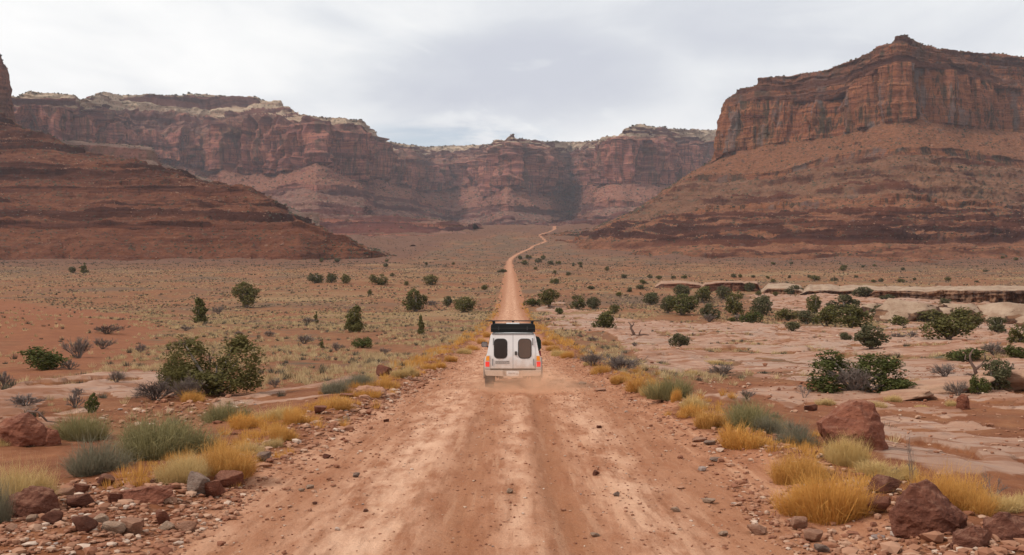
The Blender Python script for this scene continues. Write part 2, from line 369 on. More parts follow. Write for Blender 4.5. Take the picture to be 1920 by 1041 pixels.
def build_ground():
    ys = np.concatenate([np.linspace(-40, 3.2, 24)[:-1], np.geomspace(3.2, 400, 640)[:-1], np.geomspace(400, 7000, 240)])
    u = np.linspace(-1, 1, 620); u = 0.75 * u + 0.25 * u ** 3
    Yg, Ug = np.meshgrid(ys, u, indexing='ij')
    half = np.maximum(np.abs(Yg) * 0.80 + 9.0, 12)
    half = np.where(Yg > 900, half * np.interp(Yg, [900, 7000], [1.0, 1.3]), half)
    X = Ug * half; Y = Yg
    off = np.abs(X - road_x(Y)) - road_hw(Y)
    rock = rock_mask(X, Y); sand = sand_mask(X, Y)
    Z = Hfine(X, Y, rock, off)
    road = sstep(off - 1.6 * sstep(Y, 150, 240) * np.interp(Y, [600, 900], [1, 0.2]) + 0.35 * fbm(X * 0.8, Y * 0.5, None, 3), 0.55, -0.35)
    lat = X - road_x(Y) + 0.16 * perlin(X * 0.0 + 3.1, Y * 0.11) + 0.05 * fbm(X * 2, Y * 0.5, None, 2)
    g = lambda c, w: np.exp(-((lat - c) / w) ** 2)
    s = 1 + 0.022 * (Y - 14).clip(0, 60)
    pale = np.maximum.reduce([g(-1.62, 0.62), 0.75 * g(0.02, 0.26), 0.85 * g(1.45, 0.42), 0.45 * g(-3.0, 0.4)])
    pale = np.maximum(pale * np.interp(Y, [20, 30, 55], [1, .7, .45]), 1.0 * sstep(Y, 55, 130) * np.interp(Y, [250, 500], [1, .65]) * (np.maximum(g(-0.85, 0.55), g(0.9, 0.55)) * 0.5 + 0.5 * (np.abs(lat) < 2.4)) * sstep(off, 0.6, -0.3))
    dark = np.maximum.reduce([g(0.52, 0.22), 0.7 * g(-0.62, 0.22), 0.45 * g(2.3, 0.5), 0.4 * g(-2.6, 0.3)]) * np.interp(Y, [45, 110], [1, .2])
    verge = np.exp(-((off + 0.1) / 0.7) ** 2)
    dark = np.maximum(dark, np.maximum(verge * 0.75 * sstep(Y, 20, 50), np.exp(-((off - 0.8) / 1.3) ** 2) * 0.9 * sstep(Y, 130, 220)))
    grass = sstep(off, 0.3, 2.5) * (1 - rock) * (1 - sand) * sstep(Y, 14, 45)
    red = np.maximum(sstep(Y, 480, 1000) * 1.0, sstep(np.abs(X) / np.maximum(Y, 1), 0.12, 0.5) * sstep(Y, 330, 800))
    pxl = 960 + F * X / np.maximum(Y, 1)
    toe = np.interp(pxl, [-600, 0, 400, 700, 760, 830, 960, 1040, 1110, 1240, 1400, 1700, 2300], [720, 820, 860, 900, 960, 1400, 1700, 1500, 1150, 960, 865, 815, 880])
    hill = sstep(Y + 70 * fbm(X / 60.0, Y / 90.0 + 3, None, 4), toe - 230, toe - 20) * sstep(Y, 500, 620)
    red = red * (1 - hill)
    grass = grass * (1 - 0.7 * hill)
    grass = grass * (1 - 0.45 * sstep(Y, 450, 1000))
    grass = grass * (0.55 + 0.75 * sstep(fbm(X / 26.0, Y / 60.0 + 7, None, 4), -0.35, 0.35))
    V = np.stack([X, Y, Z], -1).reshape(-1, 3)
    road = road * np.interp(Y, [350, 900], [1.0, 0.78])
    at = dict(road=road, pale=pale, dark=dark, rock=rock, sand=sand, grass=grass, red=red, hill=hill)
    at = {k: v.ravel().astype(np.float32) for k, v in at.items()}
    Fc = grid_faces(*X.shape)
    fr = at['road'][Fc].mean(1) > 0.5; fk = (~fr) & (at['rock'][Fc].mean(1) > 0.5)
    mat = ground_material()
    for nm, sel in (('ground', ~(fr | fk)), ('dirt_road', fr), ('bare_rock', fk)):
        v, f, a = compact(V, Fc[sel], at)
        link(nm, raw_mesh(nm, v, f.ravel(), 4, a), mat, kind='structure')
build_ground()

# ------------------------------------------------------------------ cliffs
def cliff_material(name, bands, talus, veg, cap, varnish=0.5, cream=None, tal_lay=0.30, vs=1.0, warm=(0.235, 0.100, 0.054), band_h=9.0, streak=(0.07, 0.05, 0.03), gray=None):
    """bands: colours of the layered rock, talus: (dark, light) slope colours, cap: colour of the rim rock"""
    m, t, out = new_mat(name)
    geo = t.n('ShaderNodeNewGeometry'); pos = geo.outputs['Position']
    cl, cr = t.attr('cliff'), t.attr('cream')
    warp = t.noise(t.vmul(pos, (0.006, 0.006, 0.006)), 1.0, 3)
    sp = t.n('ShaderNodeSeparateXYZ', {0: pos})
    zw = t.m('ADD', sp.outputs[2], t.m('MULTIPLY', warp, 22.0))
    lay = t.noise(t.n('ShaderNodeCombineXYZ', {0: t.m('MULTIPLY', sp.outputs[0], 0.0035), 1: t.m('MULTIPLY', sp.outputs[1], 0.0035), 2: t.m('DIVIDE', zw, band_h)}).outputs[0], 1.0, 6, 0.65)
    st = t.ramp(lay, [(0.28 + 0.44 * i / (len(bands) - 1), c) for i, c in enumerate(bands)])
    # stains running down the faces
    v1 = t.noise(t.vmul(pos, (0.055, 0.055, 0.006)), vs, 5, 0.65, 0.2)
    v2 = t.noise(t.vmul(pos, (0.16, 0.16, 0.010)), vs, 5, 0.65)
    v3 = t.noise(t.vmul(pos, (0.30, 0.30, 0.014)), vs, 3, 0.6)
    big = t.noise(t.vmul(pos, (0.012, 0.012, 0.012)), 1.0, 4)
    face = t.mix(t.m('MULTIPLY', t.m('MULTIPLY', t.smooth(v1, 0.48, 0.60), t.smooth(big, 0.32, 0.55)), varnish), st, streak)
    face = t.mix(t.m('MULTIPLY', t.smooth(v2, 0.52, 0.62), varnish * 0.85), face, tuple(x * 0.8 for x in streak))
    face = t.mix(t.m('MULTIPLY', t.smooth(v2, 0.46, 0.32), 0.35), face, tuple(min(1, x * 1.5) for x in bands[len(bands) // 2]))
    face = t.mix(t.m('MULTIPLY', t.smooth(v3, 0.58, 0.66), 0.75), face, tuple(x * 0.45 for x in bands[0]))
    if gray: face = t.mix(t.m('MULTIPLY', t.smooth(t.noise(t.vmul(pos, (0.03, 0.03, 0.008)), 1.0, 4, 0.6), 0.54, 0.62), 0.6), face, gray)
    # rubble slopes: gravel mottling, boulders, dots of scrub
    g1 = t.noise(pos, 0.035, 8, 0.68); g2 = t.noise(pos, 0.22, 6, 0.7)
    tal = t.mix(t.smooth(g1, 0.38, 0.60), tuple(x * 0.72 for x in talus[0]), tuple(x * 1.1 for x in talus[1]))
    tal = t.mix(tal_lay, tal, st)
    tal = t.mix(t.m('MULTIPLY', t.smooth(g2, 0.55, 0.66), 0.40), tal, tuple(min(1, x * 1.5) for x in talus[1]))
    tal = t.mix(t.m('MULTIPLY', t.smooth(g2, 0.46, 0.36), 0.55), tal, tuple(x * 0.5 for x in talus[0]))
    vo = t.n('ShaderNodeTexVoronoi', {'Vector': pos, 'Scale': 0.10}).outputs[0]
    tal = t.mix(t.m('MULTIPLY', t.m('MULTIPLY', t.smooth(vo, 0.36, 0.2), t.smooth(t.noise(pos, 0.012, 4), 0.42, 0.58)), veg), tal, (0.075, 0.075, 0.05))
    tal = t.mix(t.m('MULTIPLY', t.attr('warm'), 0.75), tal, t.mix(t.smooth(g2, 0.42, 0.62), tuple(x * 0.75 for x in warm), tuple(x * 1.25 for x in warm)))
    nz = t.n('ShaderNodeSeparateXYZ', {0: geo.outputs['Normal']}).outputs[2]
    steep = t.smooth(nz, 0.72, 0.45)
    f = t.m('MAXIMUM', t.m('MULTIPLY', steep, 0.9), t.smooth(t.m('ADD', cl, t.m('MULTIPLY', t.m('SUBTRACT', g1, 0.5), 0.7)), 0.35, 0.65), clamp=True)
    c = t.mix(f, tal, face)
    if cream:
        cc = t.mix(t.smooth(lay, 0.35, 0.62), cream[0], cream[1])
        cc = t.mix(t.m('MULTIPLY', t.smooth(vo, 0.42, 0.2), 0.6), cc, (0.08, 0.085, 0.055))
        c = t.mix(t.m('MULTIPLY', cr, t.smooth(g1, 0.22, 0.42)), c, cc)
    c = t.mix(t.m('MULTIPLY', t.smooth(t.m('ADD', t.attr('riser'), t.m('MULTIPLY', t.m('SUBTRACT', g2, 0.5), 0.5)), 0.22, 0.5), 0.95), c, t.mix(t.smooth(lay, 0.40, 0.62), tuple(x * 0.6 for x in bands[0]), tuple(x * 0.72 for x in bands[1])))  # risers darkened: harder beds, with the ledges' shadow lines put into the colour
    c = t.mix(t.m('MULTIPLY', t.attr('capf'), t.smooth(lay, 0.4, 0.55)), c, cap)
    c = t.n('ShaderNodeHueSaturation', {'Saturation': 1.03, 'Color': c}).outputs[0]
    hgt = t.m('ADD', t.m('MULTIPLY', g2, 1.0), t.m('ADD', t.m('MULTIPLY', v1, t.m('MULTIPLY', f, 1.6)), t.m('MULTIPLY', lay, 1.5)))
    bp = t.n('ShaderNodeBump', {'Height': hgt, 'Strength': 1.0, 'Distance': 6.0})
    b = t.n('ShaderNodeBsdfPrincipled', {'Base Color': c, 'Roughness': 0.95, 'Specular IOR Level': 0.08, 'Normal': bp.outputs[0]})
    t.link(b.outputs[0], out.inputs[0])
    return m

SLOPES = []
def wall(name, cols, segs, mat, step=1.2, back=500.0, seed=0.0, strata=(7.0, 2.0), fs=55.0):
    """A canyon wall as one swept body of rock. cols: (px, toe distance, [(py, distance) ...]) give real positions of its bands;
    segs: per band (rows, cliff 0..1, flute m, rough m, ledge m, cream 0..1, cap 0..1)."""
    K = len(cols[0][2]) + 1
    P = np.zeros((len(cols), K, 3))
    for i, (px, toeY, nodes) in enumerate(cols):
        X = (px - 960) / F * toeY
        toeY = toeY + (26 * math.sin(px * 0.021) + 16 * math.sin(px * 0.053 + 1) + 9 * math.sin(px * 0.131)) * (1.0 if toeY > 700 else 0.3); X = (px - 960) / F * toeY
        P[i, 0] = (X, toeY, float(Hbase(X, toeY)) - 4.0)
        for k, (py, Y) in enumerate(nodes):
            P[i, k + 1] = ((px - 960) / F * Y, Y, EYE + (520.5 - py) / F * Y)
    pxs = np.array([c[0] for c in cols], float)
    s = np.concatenate([[0], np.cumsum(np.maximum(np.abs(np.diff(pxs)), 3.0))])
    n = int(s[-1] / step) + 1
    si = np.linspace(0, s[-1], n)
    # smooth-ish interpolation along the wall
    Q = np.stack([[np.interp(si, s, P[:, k, c]) for c in range(3)] for k in range(K)])      # K,3,n
    k3 = max(2, int(2.5 / step)); ker = np.ones(2 * k3 + 1) / (2 * k3 + 1)
    for k in range(K):
        for c in range(3):
            Q[k, c] = np.convolve(np.pad(Q[k, c], k3, mode='edge'), ker, 'valid')
    rows = []; at = {a: [] for a in ('cliff', 'cream', 'capf', 'flute', 'rough', 'ledge', 'warm')}
    for k, sg in enumerate(segs):
        nr, cl, fl, ro, le, cre, cap = sg[:7]; wm = sg[7] if len(sg) > 7 else 0.0
        for j in range(nr):
            f = j / nr
            rows.append(Q[k] * (1 - f) + Q[k + 1] * f)
            for a, v in zip(('cliff', 'flute', 'rough', 'ledge', 'cream', 'capf', 'warm'), (cl, fl, ro, le, cre, cap, wm)): at[a].append(v)
    top = Q[K - 1]
    for dy, dz in ((0, 0), (6, 1.0), (20, 2.0), (60, 0), (180, -6), (back, -14), (back + 60, -160), (back + 80, -420)):
        q = top.copy(); q[0] = q[0] * (1 + 1.06 * dy / q[1]); q[1] = q[1] + dy; q[2] = q[2] + dz; rows.append(q)
        for a, v in zip(('cliff', 'flute', 'rough', 'ledge', 'cream', 'capf', 'warm'), (0, 0, 1.0 if dy < 200 else 0, 0, segs[-1][5], 0, 0)): at[a].append(v)
    G = np.stack(rows).transpose(0, 2, 1)           # rows, n, 3
    nr = G.shape[0]
    A = {}
    for a in at:
        v = np.array(at[a], float)
        if a in ('cliff', 'capf', 'cream', 'flute', 'ledge'):
            v = np.convolve(np.pad(v, 1, mode='edge'), [0.25, 0.5, 0.25], 'valid')
        A[a] = np.repeat(v[:, None], n, 1)
    du = np.gradient(G, axis=1); dv = np.gradient(G, axis=0)
    N = np.cross(du, dv); N /= np.linalg.norm(N, axis=2, keepdims=True) + 1e-9
    flip = np.sign(-(N[..., 1:2]) + 0.3 * N[..., 2:3] + 1e-6); 
    N = N * flip
    Hn = N.copy(); Hn[..., 2] *= 0.25
    # average the outward direction so neighbouring columns agree
    kk = 9; kn = np.ones(kk) / kk
    for c in range(3):
        Hn[..., c] = np.apply_along_axis(lambda r: np.convolve(np.pad(r, kk // 2, mode='edge'), kn, 'valid'), 1, Hn[..., c])
    Hn /= np.linalg.norm(Hn, axis=2, keepdims=True) + 1e-9
    X, Y, Z = G[..., 0], G[..., 1], G[..., 2]
    sd_ = seed * 13.7
    # displacement fades where a band pinches out
    segh = np.concatenate([np.repeat(np.linalg.norm(Q[k + 1] - Q[k], axis=0)[None], segs[k][0], 0) for k in range(K - 1)] + [np.full((8, n), 99.0)])
    pinch = np.clip(segh / 40.0, 0.0, 1.0)
    fl = 1 - 2.8 * np.abs(fbm(X / fs + sd_, Y / fs, Z / 420.0, 4, 0.5))
    fl2 = 1 - 2.2 * np.abs(fbm(X / (fs * 0.3) + sd_, Y / (fs * 0.3), Z / 160.0 + 4, 3, 0.55))
    D = A['flute'] * (fl * 0.95 - 0.35 + fl2 * 0.38)
    gul = fbm(X / 60.0 + sd_, Y / 60.0, Z / 200.0 + 9, 4, 0.55)
    D = D + A['rough'] * (gul * 1.6 + 0.55 * fbm(X / 9.0, Y / 9.0, Z / 9.0, 3, 0.6))
    h, sharp = strata
    zl = Z + 2.2 * fbm(X / 120.0, Y / 120.0, None, 2) * h * 0.5
    l1 = perlin(np.zeros_like(X) + sd_ + X * 0.0015, Y * 0.0015, zl / h)
    l2 = perlin(np.zeros_like(X) + sd_ + 7 + X * 0.004, Y * 0.004, zl / (h * 0.38))
    var = np.clip(0.95 + 1.0 * fbm(X / 120.0 + sd_, Y / 120.0, Z / 26.0 + 3, 3), 0.2, 1.5)
    D = D + A['ledge'] * (np.tanh(l1 * sharp * 2) + 0.55 * np.tanh(l2 * sharp * 2)) * var * 0.7
    # beds of uneven thickness weather into treads and risers
    rb = np.random.RandomState(int(seed * 10) + 3); B = np.cumsum(h * rb.uniform(0.3, 2.0, 400)) - 120
    zq = Z + h * 0.45 * fbm(X / 160.0, Y / 160.0, None, 3)
    ix = np.clip(np.searchsorted(B, zq.ravel()).reshape(zq.shape), 1, len(B) - 1); lo = B[ix - 1]; th = B[ix] - lo
    tt = np.clip((zq - lo) / th, 0, 1); hard = np.where(rb.uniform(0, 1, 400) < 0.25, 0.25, rb.uniform(0.7, 1.0, 400))[ix]
    terr = sstep(tt, 0.50, 0.97)
    ts = np.clip(A['ledge'] / 3.0, 0, 1) * np.clip(var, 0, 1.0) * hard
    dZ = ts * (terr - tt) * th
    D = D + ts * 0.36 * th * sstep(tt, 0.70, 0.98) * (tt < 0.999)
    D *= pinch; dZ *= pinch; D[-3:] = 0; dZ[-8:] = 0
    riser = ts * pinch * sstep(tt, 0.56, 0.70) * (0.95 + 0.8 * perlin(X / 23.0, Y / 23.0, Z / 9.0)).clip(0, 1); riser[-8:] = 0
    G2 = G + Hn * D[..., None]; G2[..., 2] += dZ
    # uneven rim
    rim = nr - 8
    for r_, k_ in ((rim, 1.0), (rim + 1, 0.8), (rim - 1, 0.7), (rim + 2, 0.5)):
        G2[r_, :, 2] += k_ * 2.2 * fbm(X[r_] / 28.0, Y[r_] / 28.0, None, 4)
    V = G2.reshape(-1, 3)
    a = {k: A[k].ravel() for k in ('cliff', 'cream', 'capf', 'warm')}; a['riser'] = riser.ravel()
    Fc = grid_faces(nr, n)
    SLOPES.append((G2[:nr - 4], A['cliff'][:nr - 4], G2[nr - 9:nr - 5]))
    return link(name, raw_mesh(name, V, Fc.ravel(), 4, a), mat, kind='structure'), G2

# --- right mesa
rp = lambda px, xs, ys: float(np.interp(px, xs, ys))
b4 = ([1318, 1434, 1495, 1549, 1626, 1722, 1818, 1918, 2300], [327, 327, 317, 294, 280, 277, 282, 303, 320])
b2 = ([1030, 1110, 1190, 1240, 1340, 1450, 1600, 1700, 1800, 1920, 2300], [445, 440, 415, 400, 390, 378, 365, 368, 370, 385, 392])
b1 = ([1030, 1190, 1300, 1450, 1600, 1920, 2300], [447, 451, 455, 456, 452, 448, 446])
cols = []
# (px, toeY, Y1, Y2, Y4, (base py, Y), (cap base py, Y), (rim py, Y))
spec = [
 (1000, 1420, 1440, 1450, 1465, (446.5, 1475), (446, 1480), (445.5, 1485)),
 (1030, 1380, 1420, 1440, 1455, (443.5, 1470), (443, 1480), (442.5, 1490)),
 (1110, 1150, 1250, 1380, 1460, (431, 1480), (430, 1490), (429.5, 1500)),
 (1190, 1020, 1150, 1380, 1490, (399, 1510), (398, 1520), (397, 1530)),
 (1240, 960, 1110, 1350, 1530, (363, 1550), (362, 1560), (361, 1570)),
 (1285, 930, 1080, 1320, 1535, (335, 1580), (334, 1590), (333, 1600)),
 (1320, 900, 1060, 1290, 1535, (314, 1620), (312, 1630), (310, 1640)),
 (1338, 890, 1050, 1280, 1525, (300, 1640), (298, 1645), (296, 1650)),
 (1344, 888, 1048, 1278, 1523, (298, 1638), (268, 1648), (258, 1655)),
 (1352, 885, 1045, 1275, 1520, (296, 1633), (224, 1646), (208, 1655)),
 (1360, 880, 1042, 1272, 1515, (292, 1628), (205, 1643), (188, 1655)),
 (1390, 870, 1035, 1265, 1500, (282, 1608), (190, 1625), (167, 1640)),
 (1422, 865, 1028, 1255, 1480, (275, 1590), (186, 1605), (160, 1625)),
 (1426, 865, 1028, 1254, 1478, (274, 1588), (186, 1603), (147, 1625)),
 (1480, 850, 1010, 1230, 1445, (265, 1565), (190, 1580), (142, 1610)),
 (1550, 835, 990, 1195, 1395, (260, 1520), (185, 1540), (130, 1575)),
 (1600, 825, 975, 1165, 1345, (248, 1470), (165, 1490), (112, 1530)),
 (1632, 820, 965, 1145, 1315, (238, 1425), (143, 1440), (99, 1475)),
 (1645, 818, 962, 1140, 1305, (234, 1410), (136, 1425), (88, 1460)),
 (1672, 815, 958, 1130, 1290, (228, 1388), (118, 1402), (81, 1422)),
 (1682, 815, 957, 1128, 1287, (226, 1380), (115, 1394), (68, 1415)),
 (1702, 815, 957, 1128, 1287, (226, 1380), (115, 1394), (67, 1415)),
 (1724, 816, 958, 1130, 1290, (226, 1392), (118, 1406), (82, 1430)),
 (1760, 818, 962, 1138, 1305, (232, 1420), (126, 1440), (91, 1475)),
 (1810, 825, 970, 1150, 1330, (240, 1460), (142, 1485), (97, 1530)),
 (1860, 830, 980, 1165, 1350, (243, 1490), (158, 1515), (100, 1570)),
 (1920, 835, 990, 1180, 1370, (246, 1515), (168, 1545), (107, 1605)),
 (2050, 850, 1010, 1220, 1420, (255, 1570), (178, 1600), (116, 1660)),
 (2300, 880, 1050, 1280, 1500, (270, 1680), (190, 1710), (130, 1780)),
 (2600, 900, 1080, 1330, 1560, (280, 1800), (200, 1830), (140, 1900)),
]
for px, tY, Y1, Y2, Y4, cb, cc, rm in spec:
    rdg = rm[0]
    y4 = max(rp(px, *b4), cb[0] + 1.0); y3 = max(y4 + 12 if px > 1300 else y4 + 4, cb[0] + 2)
    y2 = max(rp(px, *b2), y3 + 0.6); y1 = max(rp(px, *b1), y2 + 0.5)
    cols.append((px, tY, [(y1, Y1), (y2, Y2), (y3, Y4 - 5), (y4, Y4), cb, cc, rm]))
M_MESA = cliff_material('red_mesa_rock', [(0.090, 0.032, 0.024), (0.19, 0.066, 0.040), (0.33, 0.128, 0.062), (0.20, 0.072, 0.044), (0.39, 0.165, 0.080), (0.125, 0.044, 0.032)],
    ((0.180, 0.074, 0.042), (0.285, 0.130, 0.076)), 0.6, (0.12, 0.052, 0.036), 1.0, tal_lay=0.40, gray=(0.17, 0.135, 0.125), cream=((0.125, 0.072, 0.048), (0.205, 0.125, 0.083)))
#        rows cliff flute rough ledge cream cap
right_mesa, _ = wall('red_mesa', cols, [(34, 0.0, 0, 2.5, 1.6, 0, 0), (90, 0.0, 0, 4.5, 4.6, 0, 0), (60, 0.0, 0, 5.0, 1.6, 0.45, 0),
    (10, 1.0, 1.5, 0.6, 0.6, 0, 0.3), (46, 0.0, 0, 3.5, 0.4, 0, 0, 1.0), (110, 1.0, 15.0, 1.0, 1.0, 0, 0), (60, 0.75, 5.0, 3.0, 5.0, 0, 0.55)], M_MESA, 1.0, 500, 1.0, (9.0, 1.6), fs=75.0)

# --- left red slope
ridge = ([-400, -150, 0, 20, 45, 95, 120, 135, 170, 250, 330, 400, 470, 500, 560, 600, 650, 690, 740, 800], [100, 165, 207, 225, 240, 256, 268, 276, 287, 302, 322, 344, 356, 374, 408, 430, 452, 466, 482, 494])
cols = []
for px in (-600, -400, -150, -60, 0, 20, 45, 95, 120, 170, 250, 330, 400, 470, 485, 520, 560, 600, 625, 650, 690, 740, 790):
    r_ = rp(px, *ridge); f = np.clip((px - 400) / 400, 0, 1)
    tY = rp(px, [-600, 0, 400, 700, 800], [720, 820, 860, 900, 960])
    Ys = [rp(px, [-600, 0, 400, 700, 800], v) for v in ([820, 940, 960, 925, 968], [824, 944, 964, 928, 970], [960, 1110, 1110, 945, 975], [965, 1115, 1114, 948, 977], [1060, 1230, 1200, 965, 982], [1180, 1370, 1290, 985, 990])]
    t_ = [rp(px, [0, 600, 800], v) for v in ([427, 430, 490], [417, 422, 488], [362, 366, 480], [350, 350, 478], [297, 300, 470])]
    ys = []; lim = r_
    for v, g in zip(t_[::-1], (2.0, 4.0, 5.5, 8.0, 12.0)): ys.append(max(v, lim + g * (0.4 if px > 640 else 1)))
    ys = ys[::-1]
    cols.append((px, tY, list(zip(ys + [r_], Ys))))
M_LEFT = cliff_material('dark_red_strata', [(0.085, 0.027, 0.017), (0.145, 0.047, 0.027), (0.19, 0.066, 0.036), (0.125, 0.042, 0.026), (0.215, 0.082, 0.044), (0.105, 0.035, 0.022)],
    ((0.135, 0.046, 0.026), (0.225, 0.088, 0.046)), 0.5, (0.10, 0.036, 0.024), 0.25, band_h=5.0, tal_lay=0.55)
wall('red_slope', cols, [(46, 0.0, 0, 2.6, 0.9, 0, 0), (9, 1.0, 1.2, 0.8, 1.0, 0, 0.7), (56, 0.1, 0, 3.6, 3.4, 0, 0), (12, 1.0, 1.2, 0.8, 1.2, 0, 0.6), (60, 0.15, 0, 3.2, 4.6, 0, 0), (64, 0.15, 0, 3.6, 4.6, 0, 0)],
    M_LEFT, 1.0, 300, 2.0, (7.5, 1.8))

# --- red spire wall at the far left edge
cols = [(px, 1350, [(300, 1500), (b, 1560), (tp, 1580)]) for px, b, tp in ((-500, 190, 20), (-200, 195, 50), (-60, 205, 84), (-8, 208, 92), (1, 210, 98), (5, 212, 118), (11, 215, 122), (14, 218, 128), (15, 222, 150), (18, 226, 172), (21, 232, 205), (26, 240, 232))]
M_SPIRE = cliff_material('spire_rock', [(0.14, 0.055, 0.038), (0.25, 0.105, 0.068), (0.20, 0.080, 0.052), (0.29, 0.125, 0.080), (0.16, 0.062, 0.044)], ((0.20, 0.085, 0.05), (0.28, 0.13, 0.075)), 0.3, (0.15, 0.065, 0.045), 0.6)
wall('red_spire', cols, [(20, 0, 0, 2, 1, 0, 0), (30, 0, 0, 2, 1, 0, 0), (90, 1, 4.0, 1, 1.6, 0, 0.2)], M_SPIRE, 1.0, 120, 3.0)

# --- low bench mesa behind the left slope
cols = [(px, 1500, [(400, 1560), (b, 1690), (tp, 1700), (tp - 4, 1760)]) for px, b, tp in ((-100, 296, 262), (60, 296, 264), (120, 296, 268), (180, 296, 272), (250, 297, 277), (285, 299, 281), (293, 303, 290), (300, 312, 309), (330, 322, 320), (400, 347, 345), (440, 360, 358), (520, 385, 383), (600, 420, 418))]
M_BENCH = cliff_material('bench_rock', [(0.12, 0.05, 0.04), (0.20, 0.085, 0.062), (0.16, 0.066, 0.050), (0.23, 0.105, 0.075)], ((0.165, 0.105, 0.080), (0.24, 0.165, 0.125)), 0.5, (0.15, 0.066, 0.05), 0.6)
wall('low_bench', cols, [(16, 0, 0, 2, 1, 0, 0), (60, 0, 0, 2, 0.6, 0, 0), (18, 1, 3.0, 1, 1, 0, 0), (6, 0.4, 1, 1, 1, 0, 0)], M_BENCH, 1.4, 200, 4.0)

# --- the far rim that closes the valley
c4 = ([-80, 400, 496, 554, 650, 684, 707, 769, 838, 872, 938, 1015, 1038, 1084, 1146, 1207, 1350, 1500], [345, 372, 359, 344, 348, 357, 369, 371, 398, 392, 382, 390, 397, 384, 377, 381, 385, 385])
c2 = ([-80, 400, 646, 746, 803, 884, 960, 1032, 1069, 1146, 1300, 1500], [400, 410, 411, 411, 419, 428, 421, 415, 403, 410, 415, 415])
far = [ # px, (cliff base), (cliff top), (setback foot), (rim)
 (-300, (262, 2250), (205, 2270), (196, 2300), (178, 2330)), (-80, (265, 2350), (212, 2370), (204, 2400), (180, 2430)), (20, (262, 2380), (203, 2400), (194, 2420), (180, 2440)),
 (32, (262, 2380), (203, 2400), (194, 2420), (181, 2440)), (58, (262, 2380), (200, 2400), (190, 2415), (171, 2430)), (142, (268, 2420), (208, 2440), (200, 2460), (181, 2480)),
 (150, (269, 2430), (212, 2450), (202, 2500), (187, 2520)), (165, (270, 2560), (216, 2590), (206, 2680), (184, 2720)), (190, (275, 2820), (230, 2850), (206, 2960), (173, 3010)),
 (225, (280, 2980), (236, 3010), (206, 3110), (179, 3160)), (300, (300, 3020), (246, 3050), (211, 3200), (178, 3250)), (345, (310, 3060), (250, 3090), (212, 3250), (180, 3300)),
 (352, (311, 3070), (251, 3100), (212, 3260), (176, 3320)), (395, (320, 3120), (256, 3150), (215, 3280), (178, 3350)), (405, (320, 2900), (246, 2940), (221, 3200), (179, 3350)),
 (415, (319, 2820), (236, 2850), (220, 3150), (180, 3340)), (480, (330, 2780), (232, 2810), (222, 2950), (185, 3250)), (520, (329, 2745), (232, 2775), (223, 2880), (194, 3200)),
 (546, (324, 2715), (232, 2745), (224, 2840), (207, 3100)), (556, (321, 2705), (233, 2735), (225, 2800), (213, 2950)), (578, (312, 2660), (234, 2705), (227, 2730), (217, 2860)), (592, (308, 2640), (236, 2700), (228, 2730), (219, 2830)), (606, (311, 2660), (236, 2725), (229, 2750), (220, 2820)),
 (650, (333, 2760), (245, 2790), (235, 2810), (224, 2850)), (680, (343, 2820), (250, 2850), (238, 2870), (226, 2890)), (686, (345, 2880), (252, 2900), (241, 2920), (231, 2940)),
 (690, (330, 3050), (260, 3080), (250, 3110), (241, 3140)), (698, (332, 3150), (268, 3180), (256, 3210), (242, 3240)), (702, (334, 3300), (290, 3330), (276, 3400), (262, 3450)),
 (740, (345, 3440), (302, 3470), (284, 3590), (268, 3700)), (770, (352, 3440), (302, 3470), (286, 3610), (272, 3720)), (790, (360, 3650), (310, 3750), (291, 3900), (275, 4000)),
 (850, (352, 3920), (307, 3960), (289, 4060), (274, 4160)), (900, (346, 3750), (302, 3790), (285, 3900), (272, 4000)), (920, (370, 3480), (292, 3510), (276, 3540), (271, 3570)),
 (926, (363, 3430), (290, 3470), (273, 3500), (263, 3530)), (946, (350, 3290), (285, 3370), (270, 3395), (263, 3420)), (953, (350, 3290), (284, 3365), (269, 3390), (256, 3410)),
 (960, (352, 3300), (284, 3365), (268, 3390), (252, 3410)), (966, (355, 3330), (284, 3375), (269, 3400), (259, 3430)), (1000, (367, 3440), (291, 3450), (275, 3500), (264, 3560)),
 (1030, (366, 3550), (296, 3550), (279, 3620), (266, 3720)), (1070, (350, 4000), (309, 4030), (286, 4150), (267, 4250)), (1095, (347, 3600), (302, 3650), (281, 3800), (266, 3950)),
 (1115, (346, 3300), (290, 3330), (276, 3400), (264, 3500)), (1150, (345, 3150), (266, 3180), (260, 3200), (258, 3230)), (1164, (344, 3130), (263, 3160), (258, 3180), (256, 3210)),
 (1168, (344, 3130), (263, 3160), (257, 3185), (243, 3215)), (1195, (344, 3160), (263, 3190), (257, 3215), (233, 3240)), (1210, (345, 3180), (264, 3210), (257, 3240), (236, 3290)), (1240, (345, 3250), (266, 3280), (258, 3320), (241, 3400)),
 (1290, (342, 3450), (274, 3480), (263, 3560), (243, 3650)), (1350, (340, 3780), (277, 3820), (266, 3900), (245, 4000)), (1500, (338, 4000), (280, 4050), (268, 4150), (246, 4250)), (1700, (338, 4000), (280, 4050), (268, 4150), (246, 4250))]
cols = []
for px, cb, ct, sf, rm in far:
    y4 = rp(px, *c4); y2 = rp(px, *c2)
    Y4 = cb[1] - 150 - 2.2 * (y4 - cb[0]); Y2 = Y4 - 40 - 9.0 * max(y2 - y4, 4)
    Y2 = max(Y2, 2120 if px > 500 else 1950)
    y2 = min(y2, 432); 
    cols.append((px, rp(px, [-300, 600, 860, 970, 1090, 1200, 1500], [1650, 1500, 1500, 1900, 1900, 1650, 1600]), [(y2 + 9, Y2 - 6), (y2, Y2), (y4 + 9, Y4 - 8), (y4, Y4), cb, ct, sf, rm]))
